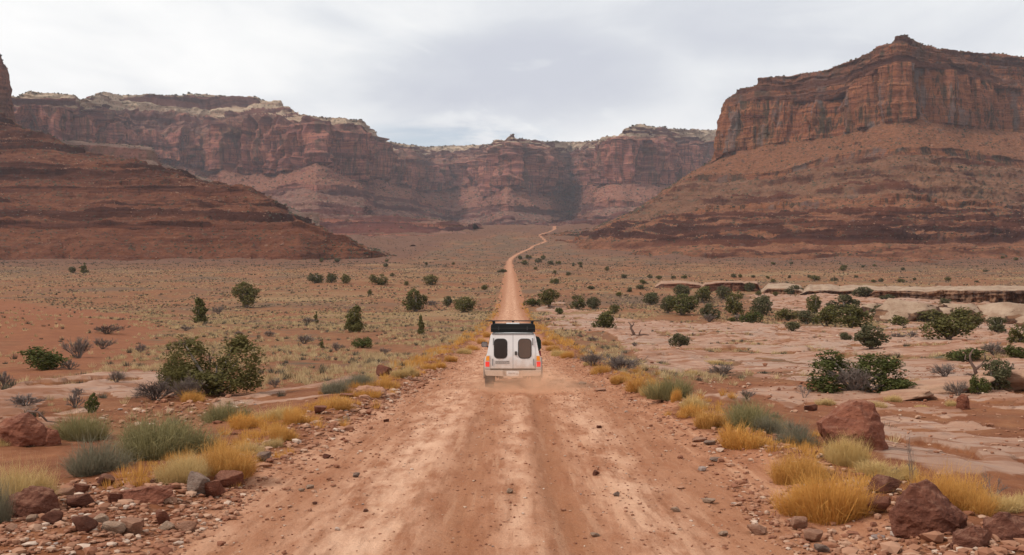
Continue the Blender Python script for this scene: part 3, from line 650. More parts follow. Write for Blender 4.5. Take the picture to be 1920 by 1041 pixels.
M_FAR = cliff_material('far_rim_rock', [(0.095, 0.034, 0.034), (0.23, 0.084, 0.066), (0.38, 0.155, 0.103), (0.190, 0.066, 0.060), (0.42, 0.180, 0.115), (0.125, 0.045, 0.045)],
    ((0.130, 0.076, 0.058), (0.205, 0.122, 0.090)), 0.7, (0.11, 0.046, 0.038), 0.75, cream=((0.32, 0.20, 0.135), (0.50, 0.37, 0.26)), band_h=14.0, vs=0.55, warm=(0.30, 0.125, 0.080))
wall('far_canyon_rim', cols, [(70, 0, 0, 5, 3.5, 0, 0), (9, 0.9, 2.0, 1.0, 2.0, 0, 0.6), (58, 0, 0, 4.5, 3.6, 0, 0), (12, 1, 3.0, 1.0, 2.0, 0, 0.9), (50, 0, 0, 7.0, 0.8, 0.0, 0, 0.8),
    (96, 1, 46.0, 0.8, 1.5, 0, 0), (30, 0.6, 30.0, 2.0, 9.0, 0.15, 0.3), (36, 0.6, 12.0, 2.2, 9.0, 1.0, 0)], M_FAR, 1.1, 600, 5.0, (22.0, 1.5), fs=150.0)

# --- low red terraces at the foot of the far rim, left of the track
cols = [(px, tY, [(a + 6, 1480), (a, 1484), (b + 7, 1690), (b, 1695), (max(b - 7, 400), 1900)]) for px, tY, a, b in ((420, 1200, 430, 408), (560, 1220, 434, 410), (650, 1230, 436, 412), (740, 1250, 438, 413), (800, 1270, 440, 418), (860, 1300, 441, 424), (900, 1330, 443, 430), (930, 1380, 445, 437), (960, 1440, 447, 443))]
wall('red_terrace', cols, [(24, 0, 0, 2.5, 1.5, 0, 0), (7, 1, 2.0, 1, 1.5, 0, 0.8), (26, 0, 0, 4.0, 3.0, 0, 0), (8, 1, 2.5, 1, 1.5, 0, 0.8), (20, 0, 0, 4.0, 2.0, 0, 0)], M_FAR, 1.2, 300, 6.0, (10.0, 1.5))
# ------------------------------------------------------------------ shared builders
def empty(name, loc, rz=0.0, label=None, cat=None, group=None):
    o = bpy.data.objects.new(name, None); COL.objects.link(o)
    o.empty_display_size = 0.2
    o.location = loc; o.rotation_euler = (0, 0, rz)
    if label: o['label'] = label
    if cat: o['category'] = cat
    if group: o['group'] = group
    return o

def bm_obj(name, bm, mat, parent=None, smooth=False, bevel=0.0, **props):
    if bevel:
        bmesh.ops.bevel(bm, geom=[e for e in bm.edges if e.calc_face_angle(0) > 0.5], offset=bevel, segments=2, affect='EDGES', clamp_overlap=True)
    bmesh.ops.recalc_face_normals(bm, faces=bm.faces)
    me = bpy.data.meshes.new(name); bm.to_mesh(me); bm.free()
    for p in me.polygons: p.use_smooth = smooth
    return link(name, me, mat, parent, **props)

def box(bm, x0, x1, y0, y1, z0, z1):
    vs = [bm.verts.new(p) for p in ((x0, y0, z0), (x1, y0, z0), (x1, y1, z0), (x0, y1, z0), (x0, y0, z1), (x1, y0, z1), (x1, y1, z1), (x0, y1, z1))]
    for f in ((0, 1, 2, 3), (4, 5, 6, 7), (0, 1, 5, 4), (1, 2, 6, 5), (2, 3, 7, 6), (3, 0, 4, 7)): bm.faces.new([vs[i] for i in f])

def prism_xz(bm, pts, y0, y1):
    """closed outline in x, z pushed from y0 to y1"""
    a = [bm.verts.new((x, y0, z)) for x, z in pts]; b = [bm.verts.new((x, y1, z)) for x, z in pts]
    bm.faces.new(a); bm.faces.new(b[::-1]); n = len(pts)
    for i in range(n): bm.faces.new((a[i], a[(i + 1) % n], b[(i + 1) % n], b[i]))

def round_rect(cx, cz, w, h, r, n=6):
    out = []
    for sx_, sz_, a0 in ((1, 1, 0), (-1, 1, 90), (-1, -1, 180), (1, -1, 270)):
        for k in range(n + 1):
            a = R(a0 + 90 * k / n); out.append((cx + sx_ * (w / 2 - r) + r * math.cos(a), cz + sz_ * (h / 2 - r) + r * math.sin(a)))
    return out

def lathe_x(bm, prof_, x0, cy, cz, n=28):
    """ring profile [(x, radius)] turned about the x axis"""
    rings = []
    for x, r in prof_:
        rings.append([bm.verts.new((x0 + x, cy + r * math.cos(2 * math.pi * k / n), cz + r * math.sin(2 * math.pi * k / n))) for k in range(n)])
    for a, b in zip(rings[:-1], rings[1:]):
        for k in range(n): bm.faces.new((a[k], a[(k + 1) % n], b[(k + 1) % n], b[k]))
    bm.faces.new(rings[0][::-1]); bm.faces.new(rings[-1])

def tube(bm, pts, rad, n=8):
    rings = []
    for i, p in enumerate(pts):
        p = Vector(p); d = (Vector(pts[min(i + 1, len(pts) - 1)]) - Vector(pts[max(i - 1, 0)])).normalized()
        a = d.orthogonal().normalized(); b = d.cross(a)
        r = rad[i] if hasattr(rad, '__len__') else rad
        rings.append([bm.verts.new(p + (a * math.cos(2 * math.pi * k / n) + b * math.sin(2 * math.pi * k / n)) * r) for k in range(n)])
    for u_, v_ in zip(rings[:-1], rings[1:]):
        for k in range(n): bm.faces.new((u_[k], u_[(k + 1) % n], v_[(k + 1) % n], v_[k]))
    bm.faces.new(rings[0][::-1]); bm.faces.new(rings[-1])

# ------------------------------------------------------------------ the white off-road van
def paint_material():
    m, t, out = new_mat('dusty_white_paint')
    pos = t.n('ShaderNodeTexCoord').outputs['Object']; z = t.n('ShaderNodeSeparateXYZ', {0: pos}).outputs[2]
    n = t.noise(pos, 4.0, 6, 0.6); n2 = t.noise(pos, 30, 4)
    dust = t.smooth(t.m('ADD', t.m('MULTIPLY', z, -1.0), t.m('MULTIPLY', n, 0.9)), -0.85, 0.10)
    c = t.mix(t.m('MULTIPLY', n2, 0.15), (0.77, 0.755, 0.745), (0.68, 0.65, 0.63))
    c = t.mix(t.m('MULTIPLY', dust, 0.85), c, (0.46, 0.29, 0.195))
    b = t.n('ShaderNodeBsdfPrincipled', {'Base Color': c, 'Roughness': t.m('ADD', 0.38, t.m('MULTIPLY', dust, 0.5)), 'Specular IOR Level': 0.4})
    t.link(b.outputs[0], out.inputs[0]); return m

def glass_material(name, col, rough=0.12):
    m, t, out = new_mat(name)
    pos = t.n('ShaderNodeTexCoord').outputs['Object']
    n = t.noise(pos, 3.0, 4, 0.6)
    b = t.n('ShaderNodeBsdfPrincipled', {'Base Color': t.mix(n, tuple(x * 0.6 for x in col), col), 'Roughness': rough, 'Specular IOR Level': 0.5})
    t.link(b.outputs[0], out.inputs[0]); return m

def build_vehicle():
    yb = 29.75; xc = 0.03
    za = float(Hfine(np.array([[xc]]), np.array([[yb + 0.95]]))[0, 0]); zf = float(Hfine(np.array([[xc]]), np.array([[yb + 3.55]]))[0, 0])
    van = empty('off_road_van', (xc, yb, za + (za - zf) * 0.95 / 2.6 - 0.02), 0.0, 'dusty white off-road van with a black roof box driving away on the dirt road', 'van')
    van.rotation_euler = (math.atan2(zf - za, 2.6), 0, 0)
    paint = paint_material()
    black = flat_mat('black_shell', (0.007, 0.009, 0.009), 0.6, spec=0.25); rub = flat_mat('dusty_rubber', (0.055, 0.045, 0.040), 0.9, var=0.4)
    under = flat_mat('dusty_underbody', (0.10, 0.068, 0.05), 0.9, var=0.4); steel = flat_mat('worn_steel', (0.32, 0.27, 0.23), 0.6, 0.4)
    # body: cross-sections from tail to nose; the sill line lifts into the wheel arches
    def sec(y, top, w_lo=0.86, w_hi=0.655, belt=1.0, sill=0.52, arch=None):
        zs = sill if arch is None else max(sill, arch)
        return y, [(0, sill + 0.02), (0.55, sill + 0.02), (w_lo - 0.10, zs), (w_lo - 0.02, zs + 0.02), (w_lo, max(zs + 0.05, 0.72)), (w_lo - 0.015, belt - 0.04), (w_lo - 0.065, belt + 0.05), (w_lo - 0.085, belt + 0.1), (max(w_hi, 0.1) + 0.02, top - 0.09), (w_hi - 0.02, top - 0.025), (w_hi - 0.10, top), (0, top + 0.015)]
    S = []
    arch = lambda y, c: 0.40 + math.sqrt(max(0.0, 0.47 ** 2 - (y - c) ** 2)) if abs(y - c) < 0.47 else None
    for y in (0.0, 0.06, 0.30, 0.46, 0.50, 0.58, 0.70, 0.85, 1.0, 1.15, 1.28, 1.38, 1.43, 1.48, 1.8, 2.3):
        S.append(sec(y, 1.70 if y < 0.03 else 1.72, arch=arch(y, 0.95)))
    S.append(sec(2.42, 1.68)); S.append(sec(2.75, 1.40, w_hi=0.70)); S.append(sec(3.02, 1.17, w_hi=0.74)); S.append(sec(3.06, 1.14, w_hi=0.76))
    for y in (3.10, 3.16, 3.3, 3.45, 3.6, 3.75, 3.88, 3.98, 4.03, 4.1):
        S.append(sec(y, 1.12 - (y - 3.06) * 0.05, w_hi=0.74, belt=0.96, arch=arch(y, 3.55)))
    S.append(sec(4.3, 1.03, w_lo=0.83, w_hi=0.72, belt=0.92)); S.append(sec(4.36, 0.97, w_lo=0.80, w_hi=0.70, belt=0.88))
    bm = bmesh.new(); rings = []
    for y, half in S:
        ring = [bm.verts.new((x, y, z)) for x, z in half] + [bm.verts.new((-x, y, z)) for x, z in half[-2:0:-1]]
        rings.append(ring)
    for a, b in zip(rings[:-1], rings[1:]):
        for k in range(len(a)): bm.faces.new((a[k], a[(k + 1) % len(a)], b[(k + 1) % len(a)], b[k]))
    bm.faces.new(rings[0][::-1]); bm.faces.new(rings[-1])
    bm_obj('body', bm, paint, van, smooth=False)
    # wheel flares
    for c in (0.95, 3.55):
        for s in (-1, 1):
            bm = bmesh.new()
            tube(bm, [(s * 0.855, c + 0.50 * math.cos(R(a)), 0.40 + 0.50 * math.sin(R(a))) for a in range(-8, 189, 14)], 0.045, 6)
            bm_obj('wheel_flare', bm, flat_mat('flare_plastic', (0.20, 0.15, 0.12), 0.8) if 'flare_plastic' not in bpy.data.materials else bpy.data.materials['flare_plastic'], van, smooth=True)
    # rear doors, each with a round-cornered window, hinges and a lock
    tint = glass_material('dark_window_glass', (0.030, 0.027, 0.026), 0.10); tint2 = glass_material('dusty_window_glass', (0.135, 0.085, 0.062), 0.35)
    seal = flat_mat('window_seal', (0.035, 0.033, 0.032), 0.6); grey = flat_mat('grey_hinge', (0.22, 0.215, 0.21), 0.6)
    for s, gm in ((-1, tint), (1, tint2)):
        bm = bmesh.new()
        prism_xz(bm, [(s * 0.006, 0.655), (s * 0.675, 0.655), (s * 0.672, 0.98), (s * 0.615, 1.655), (s * 0.006, 1.665)], -0.016, 0.012)
        door = bm_obj('rear_door', bm, paint, van, bevel=0.006)
        cx = s * 0.362 - 0.01
        bm = bmesh.new(); prism_xz(bm, round_rect(cx, 1.245, 0.405, 0.60, 0.125), -0.024, -0.012); fr = bm_obj('window_frame', bm, seal, door)
        bm = bmesh.new(); prism_xz(bm, round_rect(cx, 1.245, 0.365, 0.56, 0.11), -0.030, -0.022); bm_obj('window_pane', bm, gm, door)
        for z0, z1 in ((1.35, 1.56), (0.74, 0.94)):
            bm = bmesh.new(); xh = s * (0.585 if z0 > 1 else 0.615); box(bm, xh - 0.014, xh + 0.014, -0.040, -0.014, z0, z1); bm_obj('hinge', bm, grey, door, bevel=0.004)
        if s > 0:
            bm = bmesh.new(); prism_xz(bm, round_rect(0.088, 1.105, 0.072, 0.118, 0.02), -0.045, -0.014); bm_obj('handle', bm, flat_mat('handle_plastic', (0.06, 0.042, 0.035), 0.6), door)
        else:
            bm = bmesh.new(); box(bm, -0.53, -0.10, -0.0205, -0.016, 0.785, 0.885); st = bm_obj('decal', bm, flat_mat('faded_decal', (0.45, 0.385, 0.345), 0.7, var=0.2), door)
            bm = bmesh.new()
            rnd = random.Random(5)
            for zz_ in (0.868, 0.845, 0.822, 0.798):
                x = -0.52
                while x < -0.20:
                    wd = rnd.uniform(0.02, 0.06); box(bm, x, x + wd, -0.0235, -0.0200, zz_ - 0.006, zz_ + 0.006); x += wd + 0.012
            box(bm, -0.185, -0.115, -0.0235, -0.0200, 0.80, 0.815); box(bm, -0.165, -0.12, -0.0235, -0.0200, 0.835, 0.87)
            bm_obj('decal_print', bm, flat_mat('decal_ink', (0.24, 0.20, 0.185), 0.7), st)
    bm = bmesh.new(); box(bm, -0.0055, 0.0055, -0.010, 0.0, 0.655, 1.665); bm_obj('door_seal', bm, grey, van)
    bm = bmesh.new(); box(bm, -0.63, 0.63, -0.03, 0.03, 1.672, 1.705); bm_obj('gutter', bm, flat_mat('grey_gutter', (0.14, 0.135, 0.13), 0.6), van, bevel=0.005)
    bm = bmesh.new(); box(bm, -0.68, 0.68, -0.012, 0.03, 0.60, 0.648); bm_obj('door_sill', bm, under, van)
    # tail lamps
    amb = flat_mat('amber_lens', (0.75, 0.27, 0.02), 0.25, emit=((1.0, 0.32, 0.02), 0.03)); red = flat_mat('red_lens', (0.85, 0.045, 0.035), 0.25, emit=((1.0, 0.10, 0.08), 0.10)); wht = flat_mat('clear_lens', (0.62, 0.55, 0.50), 0.3)
    for s in (-1, 1):
        lamp = None
        bm = bmesh.new(); prism_xz(bm, [(s * 0.695, 0.655), (s * 0.835, 0.655), (s * 0.84, 0.86), (s * 0.80, 1.04), (s * 0.695, 1.05)], -0.02, 0.03)
        lamp = bm_obj('tail_light', bm, wht, van, bevel=0.01)
        bm = bmesh.new(); prism_xz(bm, [(s * 0.705, 0.885), (s * 0.815, 0.885), (s * 0.795, 1.02), (s * 0.705, 1.025)], -0.034, -0.018); bm_obj('indicator_lens', bm, amb, lamp, bevel=0.008)
        bm = bmesh.new(); prism_xz(bm, [(s * 0.705, 0.705), (s * 0.822, 0.705), (s * 0.824, 0.855), (s * 0.705, 0.855)], -0.036, -0.018); bm_obj('brake_lens', bm, red, lamp, bevel=0.012)
    # bumper with a recessed number plate
    dustw = flat_mat('dusty_bumper', (0.52, 0.38, 0.29), 0.65, var=0.2)
    bm = bmesh.new()
    for s in (-1, 1):
        prism_xz(bm, [(s * 0.285, 0.43), (s * 0.80, 0.45), (s * 0.83, 0.50), (s * 0.83, 0.60), (s * 0.285, 0.60)], -0.17, -0.03)
    prism_xz(bm, [(-0.284, 0.385), (0.284, 0.385), (0.284, 0.435), (-0.284, 0.435)], -0.172, -0.03)
    prism_xz(bm, [(-0.284, 0.436), (0.284, 0.436), (0.284, 0.585), (-0.284, 0.585)], -0.10, -0.03)
    bumper = bm_obj('bumper', bm, dustw, van, bevel=0.014)
    bm = bmesh.new(); prism_xz(bm, round_rect(-0.01, 0.515, 0.37, 0.15, 0.015), -0.118, -0.104); pl = bm_obj('number_plate', bm, flat_mat('plate_white', (0.68, 0.62, 0.57), 0.5, var=0.25, scale=20), van)
    bm = bmesh.new()
    for x in (-0.12, -0.08, -0.035, 0.01, 0.055): box(bm, x - 0.013, x + 0.013, -0.122, -0.117, 0.485, 0.535)
    bm_obj('plate_print', bm, flat_mat('plate_ink', (0.36, 0.30, 0.28), 0.6), pl)
    bm = bmesh.new(); box(bm, 0.10, 0.135, -0.122, -0.117, 0.475, 0.52); bm_obj('plate_sticker', bm, bpy.data.materials['plate_ink'], pl)
    # roof box, load bars, lamp bar
    bm = bmesh.new(); prism_xz(bm, [(-0.665, 1.735), (0.665, 1.735), (0.665, 1.925), (0.645, 1.965), (0.60, 1.98), (-0.60, 1.98), (-0.645, 1.965), (-0.665, 1.925)], 0.02, 2.15)
    rb = bm_obj('roof_box', bm, black, van, bevel=0.012)
    bm = bmesh.new(); box(bm, -0.672, 0.672, 0.005, 2.165, 1.845, 1.860); bm_obj('box_seam', bm, flat_mat('seam_rubber', (0.03, 0.03, 0.03), 0.7), rb)
    for s in (-0.43, 0.43):
        bm = bmesh.new(); box(bm, s - 0.02, s + 0.02, -0.006, 0.018, 1.79, 1.90); bm_obj('latch', bm, flat_mat('latch_metal', (0.04, 0.04, 0.042), 0.4, 0.5), rb, bevel=0.004)
    for y in (0.25, 1.70):
        bm = bmesh.new(); box(bm, -0.835, 0.84, y - 0.04, y + 0.04, 2.055, 2.078); bar = bm_obj('load_bar', bm, flat_mat('bar_black', (0.016, 0.018, 0.02), 0.45), van, bevel=0.006)
        for s in (-0.59, 0.59):
            bm = bmesh.new(); box(bm, s - 0.03, s + 0.03, y - 0.03, y + 0.03, 1.978, 2.056); bm_obj('bar_foot', bm, black, bar)
    for s in (-0.6, 0.0, 0.6):
        bm = bmesh.new(); box(bm, s - 0.03, s + 0.03, 0.30, 1.65, 2.030, 2.052); bm_obj('rack_rail', bm, black, van)
    bm = bmesh.new(); box(bm, -0.20, 0.19, 0.06, 0.16, 1.984, 2.018); bm_obj('lamp_bar', bm, flat_mat('lamp_bar_white', (0.85, 0.86, 0.86), 0.3), van, bevel=0.006)
    # door mirrors, side glass, windscreen
    sg = glass_material('side_window_glass', (0.03, 0.033, 0.036), 0.06)
    for s in (-1, 1):
        bm = bmesh.new(); prism_xz(bm, round_rect(s * (0.93 if s < 0 else 0.78), 1.285, 0.20 if s < 0 else 0.14, 0.17, 0.045), 2.70, 2.80); mh = bm_obj('door_mirror', bm, flat_mat('mirror_shell', (0.05, 0.05, 0.055), 0.5), van, bevel=0.01)
        bm = bmesh.new(); prism_xz(bm, round_rect(s * (0.93 if s < 0 else 0.78), 1.285, 0.165 if s < 0 else 0.11, 0.135, 0.035), 2.692, 2.699); bm_obj('mirror_glass', bm, flat_mat('mirror_glass', (0.30, 0.36, 0.42), 0.08, 0.9), mh)
        bm = bmesh.new(); tube(bm, [(s * 0.74, 2.78, 1.17), (s * 0.84, 2.76, 1.22)], 0.022); bm_obj('mirror_arm', bm, black, mh)
        for y0, y1 in ((0.35, 1.45), (1.60, 2.40)):
            bm = bmesh.new()
            p = [(s * 0.762, y0, 1.13), (s * 0.762, y1 + (0.25 if y0 > 1 else 0), 1.13), (s * 0.690, y1, 1.57), (s * 0.690, y0, 1.57)]
            a = [bm.verts.new(q) for q in p]; b = [bm.verts.new((q[0] + s * 0.012, q[1], q[2] + 0.002)) for q in p]
            bm.faces.new(a); bm.faces.new(b)
            for k in range(4): bm.faces.new((a[k], a[(k + 1) % 4], b[(k + 1) % 4], b[k]))
            bm_obj('side_window', bm, sg, van)
    bm = bmesh.new(); p = [(-0.62, 2.455, 1.665), (0.62, 2.455, 1.665), (0.68, 3.01, 1.20), (-0.68, 3.01, 1.20)]
    a = [bm.verts.new(q) for q in p]; b = [bm.verts.new((q[0], q[1] + 0.012, q[2] + 0.016)) for q in p]
    bm.faces.new(a); bm.faces.new(b)
    for k in range(4): bm.faces.new((a[k], a[(k + 1) % 4], b[(k + 1) % 4], b[k]))
    bm_obj('windscreen', bm, sg, van)
    for s in (-1, 1):
        bm = bmesh.new(); prism_xz(bm, round_rect(s * 0.58, 0.86, 0.24, 0.15, 0.05), 4.34, 4.39); bm_obj('headlight', bm, wht, van)
    bm = bmesh.new(); box(bm, -0.42, 0.42, 4.34, 4.375, 0.80, 0.92); bm_obj('grille', bm, black, van)
    bm = bmesh.new(); box(bm, -0.82, 0.82, 4.33, 4.50, 0.48, 0.64); bm_obj('front_bumper', bm, dustw, van, bevel=0.03)
    # gear strapped to the offside: green pack with a red can below it
    bm = bmesh.new(); prism_xz(bm, [(0.70, 1.60), (0.80, 1.57), (0.855, 1.47), (0.865, 1.24), (0.80, 1.16), (0.775, 1.16)], 0.55, 0.95); bm_obj('side_pack', bm, flat_mat('dark_green_canvas', (0.018, 0.034, 0.028), 0.85), van, bevel=0.02)
    bm = bmesh.new(); prism_xz(bm, [(0.79, 1.155), (0.845, 1.155), (0.86, 1.0), (0.82, 1.0)], 0.58, 0.90); bm_obj('fuel_can', bm, flat_mat('dark_red_can', (0.22, 0.012, 0.018), 0.5), van, bevel=0.012)
    # wheels
    def wheel(x0, y):
        bm = bmesh.new(); lathe_x(bm, [(-0.115, 0.24), (-0.13, 0.30), (-0.125, 0.365), (-0.10, 0.395), (-0.03, 0.40), (-0.028, 0.388), (0.028, 0.388), (0.03, 0.40), (0.10, 0.395), (0.125, 0.365), (0.13, 0.30), (0.115, 0.24)], x0, y, 0.40, 36)
        wv = bm_obj('wheel', bm, rub, van, smooth=False)
        bm = bmesh.new(); s = 1 if x0 > 0 else -1
        lathe_x(bm, [(s * 0.02, 0.235), (s * 0.116, 0.238), (s * 0.10, 0.20), (s * 0.06, 0.14), (s * 0.105, 0.07), (s * 0.11, 0.03)], x0, y, 0.40, 24)
        bm_obj('rim', bm, steel, wv, smooth=True)
        for xo in (-0.075, 0.075):
            bm = bmesh.new()
            for k in range(36):
                a = 2 * math.pi * k / 36
                mtx = Matrix.Translation((x0 + xo, y, 0.40)) @ Matrix.Rotation(a + (0.09 if xo > 0 else 0), 4, 'X') @ Matrix.Translation((0, 0, 0.402))
                bmesh.ops.create_cube(bm, size=1.0, matrix=mtx @ Matrix.Diagonal((0.065, 0.038, 0.022, 1)))
            bm_obj('tread', bm, rub, wv)
    for y in (0.95, 3.55):
        for x in (-0.725, 0.725): wheel(x, y)
    # axle, springs, exhaust, mud flaps, fuel tank
    bm = bmesh.new(); tube(bm, [(-0.62, 0.95, 0.40), (0.62, 0.95, 0.40)], 0.045); lathe_x(bm, [(-0.13, 0.05), (-0.08, 0.13), (0.08, 0.13), (0.13, 0.05)], 0.05, 0.95, 0.40, 16); bm_obj('rear_axle', bm, under, van, smooth=True)
    for s in (-1, 1):
        bm = bmesh.new(); tube(bm, [(s * 0.48, 0.25, 0.46), (s * 0.48, 0.6, 0.37), (s * 0.48, 0.95, 0.33), (s * 0.48, 1.4, 0.40), (s * 0.48, 1.7, 0.5)], 0.035, 6); bm_obj('leaf_spring', bm, steel, van)
        bm = bmesh.new(); box(bm, s * 0.725 - 0.13, s * 0.725 + 0.13, 0.42, 0.435, 0.20, 0.56); bm_obj('mud_flap', bm, rub, van)
        bm = bmesh.new(); tube(bm, [(s * 0.42, 0.20, 0.335), (s * 0.30, 0.20, 0.35), (s * 0.16, 0.20, 0.35)], 0.022); bm_obj('tow_bar', bm, steel, van)
    bm = bmesh.new(); tube(bm, [(-0.36, 1.6, 0.42), (-0.40, 0.3, 0.44), (-0.47, 0.02, 0.42)], 0.03); bm_obj('exhaust', bm, under, van, smooth=True)
    bm = bmesh.new(); box(bm, -0.50, 0.50, 1.5, 4.1, 0.36, 0.54); bm_obj('underbody', bm, under, van, bevel=0.03)
    bm = bmesh.new(); box(bm, -0.42, 0.42, 0.16, 0.60, 0.36, 0.54); bm_obj('fuel_tank', bm, under, van, bevel=0.04)
    return van
build_vehicle()
# ------------------------------------------------------------------ plants
def leaf_material(name, c1, c2, c3=None, rough=0.85, transl=0.25):
    m, t, out = new_mat(name)
    tint = t.attr('tint'); rnd = t.n('ShaderNodeObjectInfo').outputs['Random']
    c = t.mix(tint, c1, c2)
    if c3: c = t.mix(t.m('MULTIPLY', rnd, 0.7), c, c3)
    b = t.n('ShaderNodeBsdfPrincipled', {'Base Color': c, 'Roughness': rough, 'Specular IOR Level': 0.15})
    if transl:
        tr = t.n('ShaderNodeBsdfTranslucent', {0: c}); mx = t.n('ShaderNodeMixShader', {0: transl, 1: b.outputs[0], 2: tr.outputs[0]}); t.link(mx.outputs[0], out.inputs[0])
    else: t.link(b.outputs[0], out.inputs[0])
    return m

def rnd_unit(rs, n):
    v = rs.normal(size=(n, 3)); return v / np.linalg.norm(v, axis=1, keepdims=True)

def blades_mesh(name, rs, n, spread, h, width, lean=0.7, droop=0.25, base_r=0.35, hvar=0.35, up=0.25):
    """a clump of n arching blades; unit-ish size: spread = radius of the tips, h = height"""
    az = rs.uniform(0, 2 * np.pi, n); u = np.sqrt(rs.uniform(0, 1, n))
    tilt = u * lean * (1 + rs.normal(0, 0.12, n))
    L = h * (1 - hvar * rs.uniform(0, 1, n)) * (1 - up * u ** 2)
    br = base_r * spread * np.sqrt(rs.uniform(0, 1, n)); ba = az + rs.normal(0, 0.5, n)
    b = np.stack([br * np.cos(ba), br * np.sin(ba), np.zeros(n)], 1)
    dh = np.stack([np.cos(az), np.sin(az), np.zeros(n)], 1)
    rad = spread * (1 - base_r) * np.sin(np.clip(tilt, 0, 1.5)) / max(math.sin(min(lean, 1.5)), 0.2)
    mid = b + dh * (rad * 0.42)[:, None] + np.array([0, 0, 1]) * (L * 0.58)[:, None]
    tip = b + dh * (rad)[:, None] + np.array([0, 0, 1]) * (L * (1 - droop * u))[:, None]
    # several tufts of unequal height make up the clump
    nt_ = 9; tc = rs.uniform(-1, 1, (nt_, 2)) * 0.42 * spread; th_ = rs.uniform(0.55, 1.15, nt_); wt = rs.randint(0, nt_, n)
    for arr, k_ in ((b, 1.0), (mid, 1.0), (tip, 1.0)):
        arr[:, :2] = arr[:, :2] * 0.66 + tc[wt] * k_; arr[:, 2] *= th_[wt]
    jit = rs.normal(0, 0.03 * h, (n, 3)); mid += jit; tip += 1.6 * rs.normal(0, 0.04 * h, (n, 3))
    sd = rnd_unit(rs, n); sd[:, 2] *= 0.2
    wv = sd * (width * rs.uniform(0.6, 1.3, n))[:, None] * 0.5
    V = np.stack([b - wv, b + wv, mid - wv * 0.8, mid + wv * 0.8, tip], 1).reshape(-1, 3)
    i = (np.arange(n) * 5)[:, None]
    Fc = np.concatenate([i + np.array([[0, 1, 3]]), i + np.array([[0, 3, 2]]), i + np.array([[2, 3, 4]])], 1).reshape(-1)
    tint = np.repeat(np.clip(rs.beta(2, 2, n), 0, 1), 5)
    tint = tint * np.tile([0.75, 0.75, 0.95, 0.95, 1.0], n)
    return raw_mesh(name, V, Fc, 3, {'tint': tint}, smooth=False)

def twig_arrays(rs, stems=9, levels=4, spread=0.9, wid=0.022, kids=(4, 4, 3), len0=0.5):
    """branching bare shrub, radius about 0.5, height about 1"""
    segs = []
    def grow(p, d, L, lv, w_):
        q = p + d * L + rs.normal(0, 0.04 * L, 3)
        segs.append((p, q, w_, w_ * 0.7))
        if lv < len(kids):
            for _ in range(kids[lv]):
                d2 = d + rs.normal(0, 0.42, 3); d2[2] += 0.12; d2 /= np.linalg.norm(d2)
                t_ = rs.uniform(0.45, 1.0)
                grow(p + (q - p) * t_, d2, L * rs.uniform(0.5, 0.85), lv + 1, w_ * 0.66)
    for k in range(stems):
        a = 2 * np.pi * k / stems + rs.uniform(-0.3, 0.3); ti = rs.uniform(0.1, spread)
        d = np.array([np.cos(a) * np.sin(ti), np.sin(a) * np.sin(ti), np.cos(ti)])
        grow(np.array([np.cos(a), np.sin(a), 0]) * 0.05, d, len0 * rs.uniform(0.7, 1.1), 0, wid)
    return segs

def segs_mesh(name, segs, rs):
    p = np.array([s[0] for s in segs]); q = np.array([s[1] for s in segs]); w0 = np.array([s[2] for s in segs]); w1 = np.array([s[3] for s in segs])
    n = len(segs); d = q - p; a = np.cross(d, rnd_unit(rs, n)); a /= np.linalg.norm(a, axis=1, keepdims=True) + 1e-9
    b = np.cross(d, a); b /= np.linalg.norm(b, axis=1, keepdims=True) + 1e-9
    ang = [0, 2.094, 4.189]
    V = np.stack([p + (a * math.cos(x) + b * math.sin(x)) * w0[:, None] for x in ang] + [q + (a * math.cos(x) + b * math.sin(x)) * w1[:, None] for x in ang], 1).reshape(-1, 3)
    i = (np.arange(n) * 6)[:, None]
    Fc = np.concatenate([i + np.array([[0, 1, 4, 3]]), i + np.array([[1, 2, 5, 4]]), i + np.array([[2, 0, 3, 5]])], 1).reshape(-1)
    return raw_mesh(name, V, Fc, 4, {'tint': np.repeat(rs.uniform(0, 1, n), 6)}, smooth=False)

